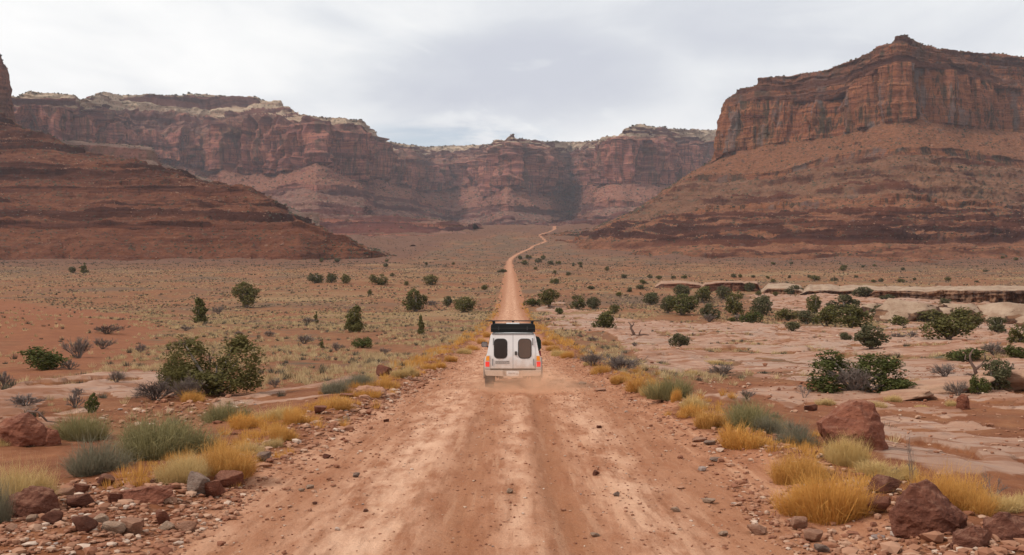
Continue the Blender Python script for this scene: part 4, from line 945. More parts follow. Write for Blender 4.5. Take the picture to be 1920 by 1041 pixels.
def crown_mesh(name, rs, lobes, n, size, gap=0.0, shell=0.55):
    """foliage: thousands of small leaf sprays through the volume of several lobes (centre, radii)"""
    vol = np.array([l[1][0] * l[1][1] * l[1][2] for l in lobes]) ** 0.8; vol /= vol.sum()
    k = rs.choice(len(lobes), n, p=vol)
    C = np.array([l[0] for l in lobes])[k]; Rr = np.array([l[1] for l in lobes])[k]
    dv = rnd_unit(rs, n); rr = shell + (1 - shell) * rs.uniform(0, 1, n) ** 0.6
    lump = 1 + 0.48 * perlin(dv[:, 0] * 2.6 + k * 5.1, dv[:, 1] * 2.6, dv[:, 2] * 2.6) + 0.34 * perlin(dv[:, 0] * 6 + k * 3.3, dv[:, 1] * 6, dv[:, 2] * 6)
    P = C + dv * Rr * (rr * lump)[:, None]
    keep = fbm(P[:, 0] * 4.5 + 3, P[:, 1] * 4.5, P[:, 2] * 4.5, 2) > (-0.42 + gap)
    P = P[keep]; dv = dv[keep]; n = len(P)
    P[:, 2] = np.maximum(P[:, 2], 0.02)
    # each spray: a bent pair of triangles
    nn = dv + rs.normal(0, 0.8, (n, 3)); nn /= np.linalg.norm(nn, axis=1, keepdims=True)
    a = np.cross(nn, rnd_unit(rs, n)); a /= np.linalg.norm(a, axis=1, keepdims=True) + 1e-9; b = np.cross(nn, a)
    s = (size * rs.uniform(0.55, 1.4, n))[:, None]
    V = np.stack([P - a * s * 0.45, P + a * s * 0.45 + nn * s * 0.2, P + b * s * 0.8, P - b * s * 0.55 + nn * s * 0.25], 1).reshape(-1, 3)
    i = (np.arange(n) * 4)[:, None]
    Fc = np.concatenate([i + np.array([[0, 1, 2]]), i + np.array([[0, 3, 1]])], 1).reshape(-1)
    tint = np.clip(rs.uniform(0, 1, n) * 0.6 + 0.4 * (0.5 + 0.8 * perlin(P[:, 0] * 3, P[:, 1] * 3, P[:, 2] * 3 + 8)), 0, 1)
    return raw_mesh(name, V, Fc, 3, {'tint': np.repeat(tint, 4)}, smooth=False)

M_JUN = leaf_material('juniper_leaves', (0.034, 0.036, 0.012), (0.165, 0.145, 0.046), (0.145, 0.115, 0.040))
M_BRIGHT = leaf_material('fresh_leaves', (0.038, 0.046, 0.012), (0.125, 0.125, 0.036), (0.10, 0.10, 0.032))
M_OLIVE = leaf_material('olive_leaves', (0.055, 0.052, 0.024), (0.155, 0.140, 0.066), (0.10, 0.088, 0.045))
M_BARK = flat_mat('grey_bark', (0.21, 0.165, 0.135), 0.9, var=0.35, scale=12)
M_TWIG = leaf_material('grey_twigs', (0.105, 0.080, 0.070), (0.235, 0.185, 0.165), (0.17, 0.125, 0.10), transl=0)
M_DTWIG = leaf_material('dark_twigs', (0.060, 0.042, 0.036), (0.15, 0.11, 0.095), transl=0)
M_GOLD = leaf_material('golden_blades', (0.36, 0.175, 0.048), (0.76, 0.45, 0.150), (0.60, 0.30, 0.070), transl=0.35)
M_STRAW = leaf_material('straw_blades', (0.34, 0.225, 0.100), (0.74, 0.54, 0.265), (0.60, 0.41, 0.16), transl=0.35)
M_TUFT = leaf_material('pale_tuft_blades', (0.31, 0.205, 0.105), (0.66, 0.49, 0.275), transl=0.3)
M_SAGE = leaf_material('sage_blades', (0.135, 0.113, 0.050), (0.37, 0.305, 0.140), (0.26, 0.215, 0.095), transl=0.25)
M_GREY = leaf_material('grey_green_blades', (0.125, 0.106, 0.068), (0.31, 0.265, 0.175), (0.21, 0.18, 0.12), transl=0.25)

PROTO = {}
def rs_for(k): return np.random.RandomState(abs(hash_(k)) % (2 ** 31))
def hash_(s):
    h = 7
    for ch in s: h = (h * 131 + ord(ch)) % 1000003
    return h

LOBES = {
 'round': [((0, 0, .45), (.42, .42, .42)), ((-.18, .1, .6), (.28, .28, .33)), ((.2, -.1, .55), (.28, .28, .34)), ((.05, .1, .75), (.24, .24, .25)), ((-.2, -.15, .3), (.28, .28, .28)), ((.24, .1, .28), (.26, .26, .26))],
 'cone': [((0, 0, .22), (.46, .46, .24)), ((0, 0, .45), (.34, .34, .25)), ((.03, 0, .65), (.22, .22, .2)), ((-.02, 0, .83), (.11, .11, .17)), ((-.25, .1, .2), (.24, .24, .2)), ((.27, -.1, .2), (.22, .22, .19))],
 'slim': [((0, 0, .2), (.42, .42, .22)), ((.03, 0, .45), (.33, .33, .25)), ((-.04, 0, .68), (.24, .24, .22)), ((.02, 0, .87), (.11, .11, .14))],
 'low': [((-.25, 0, .4), (.26, .3, .4)), ((.05, .1, .5), (.28, .3, .46)), ((.3, -.05, .38), (.22, .26, .38)), ((-.05, -.2, .3), (.3, .22, .3)), ((.1, .2, .6), (.2, .2, .36))],
 'ragged': [((-.26, .05, .42), (.24, .24, .26)), ((.1, .1, .68), (.26, .26, .27)), ((.28, -.05, .45), (.22, .22, .24)), ((-.1, -.1, .72), (.18, .18, .2)), ((.02, 0, .28), (.3, .28, .24)), ((.3, .1, .2), (.16, .16, .16)), ((-.34, -.05, .16), (.15, .15, .15))],
 'twin': [((-.28, .05, .55), (.23, .26, .42)), ((.27, -.02, .5), (.24, .26, .44)), ((-.02, .15, .42), (.25, .25, .3)), ((-.2, -.12, .3), (.22, .2, .26)), ((.36, -.1, .26), (.14, .14, .24)), ((-.1, -.2, .2), (.3, .14, .2)), ((.15, -.15, .18), (.22, .14, .18)), ((-.34, .05, .82), (.13, .13, .15)), ((.2, .05, .85), (.14, .14, .13))],
 'leafy': [((-.32, 0, .5), (.17, .2, .4)), ((-.26, .1, .82), (.16, .14, .15)), ((-.1, .25, .5), (.2, .16, .3)), ((.26, .05, .5), (.22, .22, .38)), ((.38, -.05, .72), (.13, .13, .18)), ((.12, .15, .75), (.17, .16, .18)), ((.34, -.1, .25), (.2, .18, .24)), ((-.36, -.05, .2), (.15, .16, .2))],
}
def make_tree(kind):
    """root empty, crown and trunk of a juniper or leafy bush, unit width and height"""
    shape, col, fine = kind.split('_'); rs = rs_for(kind)
    root = empty('juniper_tree' if col == 'jun' else 'green_bush', (0, 0, 0))
    n = {'s': 900, 'm': 2600, 'l': 12000}[fine]; size = {'s': 0.080, 'm': 0.050, 'l': 0.026}[fine]
    lobes = [(tuple(np.array(c) + rs.normal(0, 0.03, 3)), tuple(np.array(r_) * rs.uniform(0.72, 0.95) * (1.18 if fine == 'l' else 1.0))) for c, r_ in LOBES[shape]]
    for _ in range(9):          # small sprays sticking out of the main masses
        c, r_ = lobes[rs.randint(len(LOBES[shape]))]; dv = rnd_unit(rs, 1)[0]; dv[2] = abs(dv[2]) * 0.8
        q = np.array(c) + dv * np.array(r_) * rs.uniform(0.85, 1.15); q[2] = min(max(q[2], 0.08), 0.97)
        lobes.append((tuple(q), tuple(rs.uniform(0.06, 0.13, 3))))
    cm = crown_mesh('crown', rs, lobes, n, size, gap=0.12 if shape in ('ragged', 'leafy', 'twin') else 0.0)
    link('crown', cm, {'jun': M_JUN, 'bri': M_BRIGHT, 'oli': M_OLIVE}[col], root)
    bm = bmesh.new()
    for k, (c, r) in enumerate(LOBES[shape]):
        e = Vector((c[0], c[1], c[2] + r[2] * 0.2))
        m1 = Vector((c[0] * 0.45, c[1] * 0.45, c[2] * 0.5)) + Vector(rs.normal(0, 0.03, 3))
        tube(bm, [(0.02 * math.cos(k), 0.02 * math.sin(k), -0.04), m1, e], [0.032, 0.020, 0.006], 6)
    bm_obj('trunk', bm, M_BARK, root, smooth=True)
    return root

def make_clump(kind):
    shape, col = kind.split('_')[:2]; rs = rs_for(kind)
    m = {'gold': M_GOLD, 'straw': M_STRAW, 'sage': M_SAGE, 'grey': M_GREY}[col]
    nm = {'gold': 'golden_grass_clump', 'straw': 'straw_grass_clump', 'sage': 'sage_bush', 'grey': 'grey_green_bush'}[col]
    if shape == 'dome': me = blades_mesh(nm, rs, 2300, 0.58, 1.12, 0.009, lean=1.15, droop=0.42, base_r=0.42, hvar=0.7)
    elif shape == 'big': me = blades_mesh(nm, rs, 6000, 0.58, 1.12, 0.0048, lean=1.12, droop=0.42, base_r=0.45, hvar=0.7)
    elif shape == 'tall': me = blades_mesh(nm, rs, 2600, 0.56, 1.15, 0.006, lean=0.95, droop=0.25, base_r=0.35, hvar=0.75, up=0.35)
    else: me = blades_mesh(nm, rs, 700, 0.5, 1.0, 0.030, lean=1.05, droop=0.3, base_r=0.45, hvar=0.4)
    return link(nm, me, m)

def make_twigs(kind):
    rs = rs_for(kind)
    fine = kind.split('_')[1]; dark = kind.split('_')[2] == 'dark'
    if fine == 'l': sg = twig_arrays(rs, 16, 4, 1.0, 0.012, (5, 4, 4), 0.42)
    elif fine == 'm': sg = twig_arrays(rs, 13, 4, 1.05, 0.017, (4, 4, 3), 0.42)
    elif fine == 'x': sg = twig_arrays(rs, 5, 3, 0.55, 0.018, (3, 3, 2), 0.42)
    else: sg = twig_arrays(rs, 11, 3, 1.1, 0.030, (4, 4), 0.5)
    P = np.concatenate([[s[0] for s in sg], [s[1] for s in sg]]); zt = P[:, 2].max(); rx = np.percentile(np.hypot(P[:, 0], P[:, 1]), 97)
    k = np.array([0.5 / rx, 0.5 / rx, 1 / zt])
    sg = [(np.maximum(s[0] * k, [-9, -9, -0.03]), np.maximum(s[1] * k, [-9, -9, 0.0]), s[2], s[3]) for s in sg]
    nm = 'dead_shrub' if dark else 'twiggy_shrub'
    return link(nm, segs_mesh(nm, sg, rs), M_DTWIG if dark else M_TWIG)

def copy_tree(o):
    c = o.copy(); COL.objects.link(c)
    for ch in o.children:
        k = ch.copy(); COL.objects.link(k); k.parent = c
    return c

_rot = random.Random(4)
def plant(kind, px, py, w, h, label, cat, group=None, rz=None, depth=1.0):
    if kind not in PROTO:
        o = PROTO[kind] = make_tree(kind) if kind.split('_')[1] in ('jun', 'bri', 'oli') else (make_twigs(kind) if kind.startswith('twigs') else make_clump(kind))
    else: o = copy_tree(PROTO[kind])
    X, Y = hit(px, py)
    s = Y / F
    if kind.split('_')[1] in ('jun', 'bri', 'oli'): w *= 1.20; h *= 1.08
    elif not kind.startswith('twigs'): w *= 1.28; h *= 1.08
    Y2 = Y + 0.35 * w * s * 0.5; X2 = X * Y2 / Y
    z = float(Hfine(np.array([[X2]]), np.array([[Y2]]))[0, 0])
    o.location = (X2, Y2, z - 0.02)
    o.rotation_euler = (0, 0, _rot.uniform(0, 6.28) if rz is None else rz)
    o.scale = (w * s, w * s * depth, h * s)
    for k_ in ('label', 'category', 'group'):
        if k_ in o: del o[k_]
    o['label'] = label; o['category'] = cat
    if group: o['group'] = group
    return o
# ------------------------------------------------------------------ the plants one can point to
J = 'juniper'; B = 'bush'
GJ = 'junipers dotted over the valley floor'
for row in [
 # grassy plain on the near-side of the dark red slope
 ('round_jun_m', 461, 578, 48, 46, 'dense flat-topped juniper standing alone in dry grass below the dark red slope'),
 ('slim_jun_m', 373, 606, 36, 42, 'narrow upright juniper next to a purple-grey shrub in the dry grass'),
 ('cone_jun_m', 665, 623, 46, 50, 'neat cone-shaped juniper rising from the pale tufted grass'),
 ('ragged_jun_m', 779, 585, 50, 44, 'tall loose juniper with a wide skirt, beside the round low one near the road'),
 ('round_jun_m', 869, 586, 41, 27, 'very dark squat round juniper nearest the straight road on its grassy side'),
 ('slim_jun_m', 790, 627, 17, 32, 'small slender spire-like juniper in pale grass between cone juniper and van'),
 ('low_bri_m', 680, 653, 38, 20, 'low green bush with a pointed tip just below the cone-shaped juniper'),
 ('slim_jun_s', 604, 653, 10, 17, 'tiny slim juniper seedling beside a purple-grey shrub on bare red soil'),
 ('slim_jun_s', 593, 606, 10, 20, 'small thin juniper poking out of a grey sagebrush patch'),
 ('twin_oli_m', 591, 531, 34, 19, 'widest dark bush of the row on the far plain, beside a greyer one'),
 ('round_oli_s', 622, 531, 20, 19, 'greyish olive bush right beside the wide dark bush on the far plain'),
 ('round_jun_s', 649, 532, 18, 17, 'small round juniper between the greyish olive bush and the twin junipers'),
 ('twin_jun_m', 710, 535, 34, 19, 'pair-crowned juniper on the far plain in line with the small round one'),
 ('round_jun_s', 808, 535, 27, 19, 'pointed-topped juniper on the far plain, last of the row before the road'),
 ('ragged_oli_m', 840, 575, 24, 20, 'sparse grey-green bush between the tall loose juniper and the squat round one'),
 ('round_jun_s', 762, 536, 9, 9, 'tiny juniper between the pair-crowned and the pointed-topped junipers'),
 ('round_jun_s', 908, 544, 12, 10, 'tiny dark juniper close to the road edge on the far plain'),
 ('round_jun_s', 693, 553, 9, 10, 'tiny dark juniper below the pair-crowned juniper in orange grass'),
 ('slim_jun_s', 158, 512, 17, 17, 'dark juniper at the foot of the dark red slope, larger of two neighbours'),
 ('round_oli_s', 135, 512, 14, 12, 'lower and paler of two neighbouring bushes at the foot of the dark red slope'),
 ('low_bri_m', 84, 694, 74, 44, 'bright green bush beside grey dead branches in the red sandy hollow'),
 ('twin_jun_l', 402, 745, 140, 98, 'big double-crowned juniper with pale bare stems behind the sage bushes'),
 ('low_jun_l', 330, 735, 62, 60, 'darker low juniper leaning against the big double-crowned one'),
 ('ragged_bri_m', 172, 775, 26, 38, 'small crooked green bush with a thick dark stem on the stony bank'),
 # bare-rock side
 ('round_jun_m', 1132, 621, 44, 36, 'round dark juniper nearest the road on the bare rock side, alone'),
 ('ragged_jun_m', 1083, 580, 28, 27, 'dark juniper with a stepped outline, roadside neighbour of a smaller paired one'),
 ('round_oli_m', 1112, 582, 26, 25, 'rounded olive juniper touching the one with a stepped outline'),
 ('round_jun_s', 1152, 588, 19, 17, 'small juniper behind and beside the lone round dark one'),
 ('round_jun_m', 1029, 580, 38, 31, 'round full juniper just past the van beside the straight road'),
 ('low_bri_m', 1000, 576, 31, 15, 'low flat green bush right at the road edge above the van roof'),
 ('low_bri_s', 1049, 590, 17, 15, 'small bright bush at the foot of the round full juniper past the van'),
 ('low_oli_m', 1275, 656, 37, 26, 'low olive bush alone on bare pinkish rock beyond the purple shrub'),
 ('round_jun_m', 1279, 592, 56, 38, 'broad juniper with hanging green skirt at the near edge of the thicket'),
 ('round_oli_m', 1252, 588, 26, 34, 'thin olive juniper pressed against the broad one with hanging skirt'),
 ('round_jun_m', 1316, 568, 36, 29, 'very dark round juniper in front of the red rock ledge'),
 ('ragged_oli_m', 1331, 601, 34, 33, 'straggly grey-olive juniper in front of the very dark round one'),
 ('ragged_jun_m', 1379, 592, 40, 46, 'tall dark juniper with a narrow top in the middle of the thicket'),
 ('round_oli_m', 1428, 594, 38, 40, 'grey-green open juniper behind the tall narrow-topped one'),
 ('low_bri_m', 1408, 608, 38, 26, 'yellow-green low bush at the foot of the tall narrow-topped juniper'),
 ('round_jun_s', 1372, 606, 16, 11, 'small yellow-green sprout under the tall narrow-topped juniper'),
 ('round_oli_m', 1220, 572, 34, 24, 'loose olive juniper on red soil at the start of the thicket'),
 ('round_oli_m', 1279, 560, 30, 26, 'greyish juniper behind the broad one with hanging skirt'),
 ('round_oli_m', 1358, 562, 30, 25, 'pale olive juniper in front of the middle of the red rock ledge'),
 ('round_oli_s', 1406, 547, 22, 17, 'pale rounded bush hiding the end of the red rock ledge'),
 ('low_jun_m', 1478, 602, 42, 25, 'low dark juniper at the near end of the long dark clump'),
 ('ragged_jun_m', 1527, 588, 38, 36, 'tall crowned juniper rising above the long dark clump'),
 ('low_oli_m', 1515, 608, 40, 26, 'olive low juniper below the tall crowned one in the long dark clump'),
 ('round_jun_m', 1549, 612, 46, 38, 'rounded dark juniper in the middle of the long dark clump'),
 ('low_jun_m', 1595, 619, 66, 46, 'bulky greenest juniper at the front of the long dark clump'),
 ('ragged_oli_m', 1582, 590, 56, 36, 'open-branched juniper at the back of the long dark clump'),
 ('ragged_oli_m', 1632, 655, 72, 46, 'olive juniper with grey twigs inside, in front of the long dark clump'),
 ('low_oli_m', 1586, 647, 24, 16, 'small olive bush touching the juniper with grey twigs inside'),
 ('round_oli_m', 1487, 626, 27, 18, 'small olive bush alone on smooth rock in front of the dark clump'),
 ('low_jun_m', 1780, 645, 80, 48, 'large spreading juniper in front of the pale rock domes'),
 ('low_jun_m', 1812, 620, 62, 42, 'dark juniper right behind the large spreading one by the rock domes'),
 ('low_jun_s', 1748, 604, 52, 22, 'flat dark juniper at the foot of the largest pale dome'),
 ('round_jun_s', 1687, 614, 34, 20, 'compact juniper between the long dark clump and the large spreading one'),
 ('ragged_oli_m', 1655, 598, 38, 26, 'open grey-green juniper in front of the end of the largest pale dome'),
 ('ragged_oli_m', 1870, 628, 52, 30, 'grey olive juniper below the dark overhang of the ledge'),
 ('low_bri_m', 1808, 678, 66, 26, 'bright green spreading bush on smooth rock in front of the large juniper'),
 ('low_bri_m', 1906, 672, 44, 24, 'bright green bush cut by the frame beside a purple twiggy shrub'),
 ('ragged_jun_m', 1914, 648, 40, 42, 'dark juniper partly outside the frame above the bright green bush'),
 ('leafy_bri_l', 1606, 742, 148, 78, 'leafy green bush with open sprays around a grey twiggy shrub'),
 ('ragged_oli_m', 1868, 735, 66, 62, 'olive-green small tree growing over a dead grey shrub'),
 ('low_bri_m', 1836, 745, 36, 38, 'yellow-green bush at the foot of the twisted dead trunk'),
 ('low_oli_m', 1620, 558, 44, 20, 'dark green bush in front of the shaded ledge wall'),
 ('low_oli_s', 1662, 562, 26, 10, 'small green bush at the base of the shaded ledge wall'),
 ('ragged_oli_m', 1490, 552, 36, 18, 'brown-olive bush in front of the pale layered outcrop'),
 ('round_jun_s', 1464, 548, 16, 15, 'dark little juniper at the end of the pale layered outcrop'),
 ('slim_jun_s', 1575, 548, 9, 12, 'blackish tiny juniper in a gap of the pale layered outcrop'),
 ('round_jun_s', 1422, 557, 12, 9, 'small green tuft-like bush below the end of the red ledge'),
 ('round_jun_s', 1454, 557, 11, 8, 'very small green bush between two others below the pale outcrop'),
 ('round_oli_s', 1772, 575, 24, 14, 'bush wedged between the two pale rock domes'),
]:
    kind, px, py, wd, ht, lab = row
    plant(kind, px, py, wd, ht, lab, J if '_jun_' in kind else B, None, rz=(0 if ('leafy' in kind or 'twin_jun_l' in kind) else None))

# far small ones that nothing tells apart
_far = [(984, 497, 12, 9), (975, 487, 9, 8), (991, 486, 12, 8), (1009, 493, 12, 10), (1018, 487, 10, 8), (1032, 497, 13, 8), (1047, 496, 11, 7), (1075, 500, 8, 8), (1088, 497, 8, 6), (1089, 502, 7, 5),
 (945, 511, 12, 7), (940, 511, 16, 6), (1040, 513, 7, 6), (1066, 517, 10, 7), (1040, 533, 18, 11), (1108, 543, 15, 8), (1138, 508, 9, 8), (1170, 522, 14, 8), (1206, 533, 14, 9), (1219, 522, 9, 9), (1236, 524, 12, 7),
 (1263, 523, 10, 6), (1283, 523, 12, 7), (1376, 521, 12, 8), (1388, 521, 7, 7), (1412, 521, 9, 5), (1440, 523, 8, 6), (1480, 522, 8, 6), (1450, 530, 9, 7), (1517, 521, 8, 6), (1529, 526, 22, 10), (1564, 528, 13, 9), (1580, 508, 12, 7),
 (1605, 521, 9, 5), (1638, 530, 10, 6), (1652, 529, 10, 8), (1690, 530, 16, 7), (1715, 526, 8, 5), (1450, 497, 10, 6), (1484, 496, 7, 6), (1583, 503, 12, 6), (1618, 502, 8, 5), (1640, 500, 7, 5), (1693, 507, 10, 6), (1777, 527, 12, 7), (1831, 530, 9, 4), (1880, 486, 7, 6), (1848, 510, 9, 5), (1905, 489, 8, 6),
 (88, 479, 10, 7), (130, 478, 12, 7), (93, 472, 7, 5), (285, 466, 9, 7), (360, 468, 10, 7), (372, 467, 8, 6), (514, 468, 10, 9), (563, 465, 7, 6), (387, 473, 5, 4), (618, 475, 7, 6), (570, 482, 7, 7), (604, 490, 7, 6), (632, 492, 13, 7), (725, 492, 7, 6), (723, 501, 10, 8), (602, 492, 6, 6), (799, 497, 6, 6), (850, 497, 6, 6), (735, 519, 8, 8), (1004, 506, 7, 5),
 (1200, 543, 16, 9), (1248, 537, 14, 8), (1180, 548, 14, 9), (1160, 556, 12, 8)]
for i, (px, py, wd, ht) in enumerate(_far):
    plant(('round_jun_s', 'ragged_oli_s', 'low_jun_s', 'round_oli_s')[(i * 7) % 4], px, py, wd, ht, 'tiny dark shrub dotting the far valley floor below the canyon slopes', B, 'tiny dark shrubs on the far valley floor')

# bare, twiggy shrubs
T = 'shrub'
for kind, px, py, wd, ht, lab in [
 ('twigs_m_grey', 147, 672, 62, 44, 'large purple-grey bare shrub in the red hollow behind the bright green bush'),
 ('twigs_m_grey', 192, 655, 44, 24, 'lower grey bare shrub touching the large purple-grey one in the red hollow'),
 ('twigs_m_dark', 200, 627, 60, 18, 'dark heap of dead branches on the rim of the red sandy rise'),
 ('twigs_s_grey', 130, 694, 34, 20, 'bleached driftwood-like branches beside the bright green bush'),
 ('twigs_s_grey', 8, 728, 34, 34, 'dark grey bare shrub cut by the frame beside the pale rock strip'),
 ('twigs_m_grey', 48, 762, 84, 24, 'wide low grey shrub growing on the pale rock strip'),
 ('twigs_m_grey', 218, 727, 42, 26, 'grey shrub at the tip of the pale rock strip'),
 ('twigs_s_grey', 145, 742, 32, 14, 'small low grey shrub on the pale rock between two larger ones'),
 ('twigs_l_dark', 292, 752, 92, 46, 'dark tangled dead shrub in front of the low juniper'),
 ('twigs_l_grey', 350, 752, 60, 60, 'pale bare branches standing before the big double-crowned juniper'),
 ('twigs_x_grey', 385, 738, 60, 92, 'tall forked pale dead stems in front of the big juniper crowns'),
 ('twigs_s_grey', 264, 661, 28, 18, 'small dark grey shrub on red soil behind the tangled dead shrub'),
 ('twigs_m_grey', 345, 652, 40, 18, 'pair-like grey shrub at the edge of the red soil above the big juniper'),
 ('twigs_m_grey', 410, 590, 26, 17, 'purple-grey shrub beside the narrow upright juniper'),
 ('twigs_m_grey', 570, 645, 46, 20, 'wide brownish shrub in pale grass beside the tiny juniper seedling'),
 ('twigs_m_grey', 631, 658, 26, 18, 'round purple shrub alone on bare soil next to the low green bush'),
 ('twigs_s_grey', 578, 607, 34, 12, 'grey sagebrush patch around the small thin juniper'),
 ('twigs_m_grey', 348, 621, 26, 12, 'dark grey shrub below the narrow upright juniper'),
 ('twigs_s_grey', 505, 631, 28, 11, 'low grey shrub in grass below the flat-topped juniper'),
 ('twigs_s_grey', 448, 629, 22, 9, 'flat little grey shrub in grass between two junipers'),
 ('twigs_m_grey', 516, 728, 28, 20, 'grey brown shrub on bare soil right of the big juniper'),
 ('twigs_m_grey', 720, 664, 24, 14, 'small brown shrub above the roadside golden clumps'),
 ('twigs_s_grey', 810, 573, 30, 10, 'dark low shrub between the tall loose juniper and the sparse one'),
 ('twigs_l_grey', 1112, 688, 60, 36, 'purple-grey dense shrub beside the road with a golden clump before it'),
 ('twigs_l_grey', 1165, 696, 84, 42, 'widest purple-grey shrub along the road, next to the rock sheet'),
 ('twigs_m_grey', 1356, 706, 66, 26, 'wide dark grey shrub lying on the pink rock sheet'),
 ('twigs_x_grey', 1508, 752, 34, 32, 'open brown twiggy shrub at the near edge of the rock sheet'),
 ('twigs_l_grey', 1602, 742, 96, 62, 'dense grey twiggy shrub in the heart of the leafy green bush'),
 ('twigs_m_grey', 1772, 715, 58, 28, 'grey rounded shrub on the tilted pale slab'),
 ('twigs_m_grey', 1797, 748, 54, 32, 'purplish shrub behind the small upright red stone'),
 ('twigs_m_grey', 1865, 668, 62, 28, 'purple-grey shrub on the rock behind the olive small tree'),
 ('twigs_s_grey', 1683, 637, 40, 14, 'low grey shrub on smooth rock beside the juniper with grey twigs'),
 ('twigs_s_grey', 1710, 639, 26, 14, 'small grey shrub, second of two in the dip of smooth rock'),
 ('twigs_s_grey', 1330, 604, 34, 16, 'grey brush under the straggly grey-olive juniper'),
 ('twigs_s_grey', 1385, 604, 30, 15, 'grey brush under the tall narrow-topped juniper'),
 ('twigs_m_grey', 1400, 757, 30, 20, 'grey twigs sticking out behind the tall sage bush by the road'),
 ('twigs_x_grey', 1860, 935, 60, 56, 'thin bare branching twig plant behind the golden clump by the boulders'),
 ('twigs_x_grey', 1708, 905, 22, 110, 'very thin tall dry stalks between straw grass and the dark boulder'),
 ('twigs_s_grey', 1680, 893, 26, 18, 'little grey shrub at the end of the straw-coloured grass'),
 ('twigs_m_grey', 1895, 720, 46, 40, 'grey shrub under the olive small tree at the frame edge'),
 ('twigs_s_grey', 1110, 640, 24, 10, 'low grey shrub below the lone round dark juniper'),
 ('twigs_s_grey', 1190, 655, 16, 9, 'tiny grey shrub behind the widest purple-grey shrub'),
 ('twigs_s_grey', 140, 765, 34, 30, 'small brown twig shrub next to the crooked green bush'),
]:
    plant(kind, px, py, wd, ht, lab, T)

# twisted dead tree on the flat, and one on the rocks
def dead_tree(px, py, w, h, label, limbs):
    X, Y = hit(px, py); s = Y / F
    root = empty('dead_tree', (X, Y, float(Hfine(np.array([[X]]), np.array([[Y]]))[0, 0]) - 0.03), 0, label, 'dead tree')
    bm = bmesh.new()
    for pts, r0, r1 in limbs:
        P = [(a * w * s, b * w * s * 0.5, c * h * s) for a, b, c in pts]; n = len(P)
        tube(bm, P, [(r0 + (r1 - r0) * i / (n - 1)) * w * s for i in range(n)], 7)
    bm_obj('trunk', bm, M_DEAD, root, smooth=True)
M_DEAD = flat_mat('dead_wood', (0.13, 0.075, 0.055), 0.9, var=0.4, scale=10)
dead_tree(1190, 632, 34, 27, 'twisted red-brown dead trunk on orange soil between road and rock sheet', [
    ([(0, 0, 0), (-.1, .1, .3), (-.22, 0, .55), (-.2, .1, .75), (-.35, .1, .98)], .09, .03), ([(-.2, .05, .6), (-.05, .1, .8), (-.1, .1, 1.0)], .05, .02), ([(.25, 0, 0), (.28, .1, .25), (.38, .05, .45)], .06, .02), ([(.1, 0, .02), (.5, .1, .10), (.8, .2, .05)], .06, .02), ([(-.1, 0, .02), (-.35, .1, .08), (-.5, 0, .16)], .05, .02)])
dead_tree(1832, 712, 56, 52, 'twisted dark trunk with few leaves standing on the tilted pale slab', [
    ([(0, 0, 0), (-.06, .1, .3), (-.2, 0, .5), (-.22, .1, .75), (-.12, 0, 1.0)], .07, .02), ([(-.05, .05, .25), (.15, .1, .4), (.3, .1, .62), (.25, 0, .85)], .05, .015), ([(.15, .1, .4), (.42, .1, .45), (.5, 0, .62)], .04, .012), ([(-.2, .0, .5), (-.38, .1, .62), (-.35, .1, .8)], .035, .012), ([(0, 0, .03), (-.3, .1, .10), (-.42, .1, .02)], .05, .02)])
dead_tree(58, 800, 60, 30, 'curved dark dead branch lying across the stones behind the red boulder', [
    ([(-.4, 0, .1), (-.1, .1, .8), (.2, .1, .75), (.5, 0, .2)], .05, .03), ([(.1, .1, .8), (.2, .2, 1.0)], .04, .015), ([(.5, 0, .2), (.8, .1, .1)], .03, .012)])

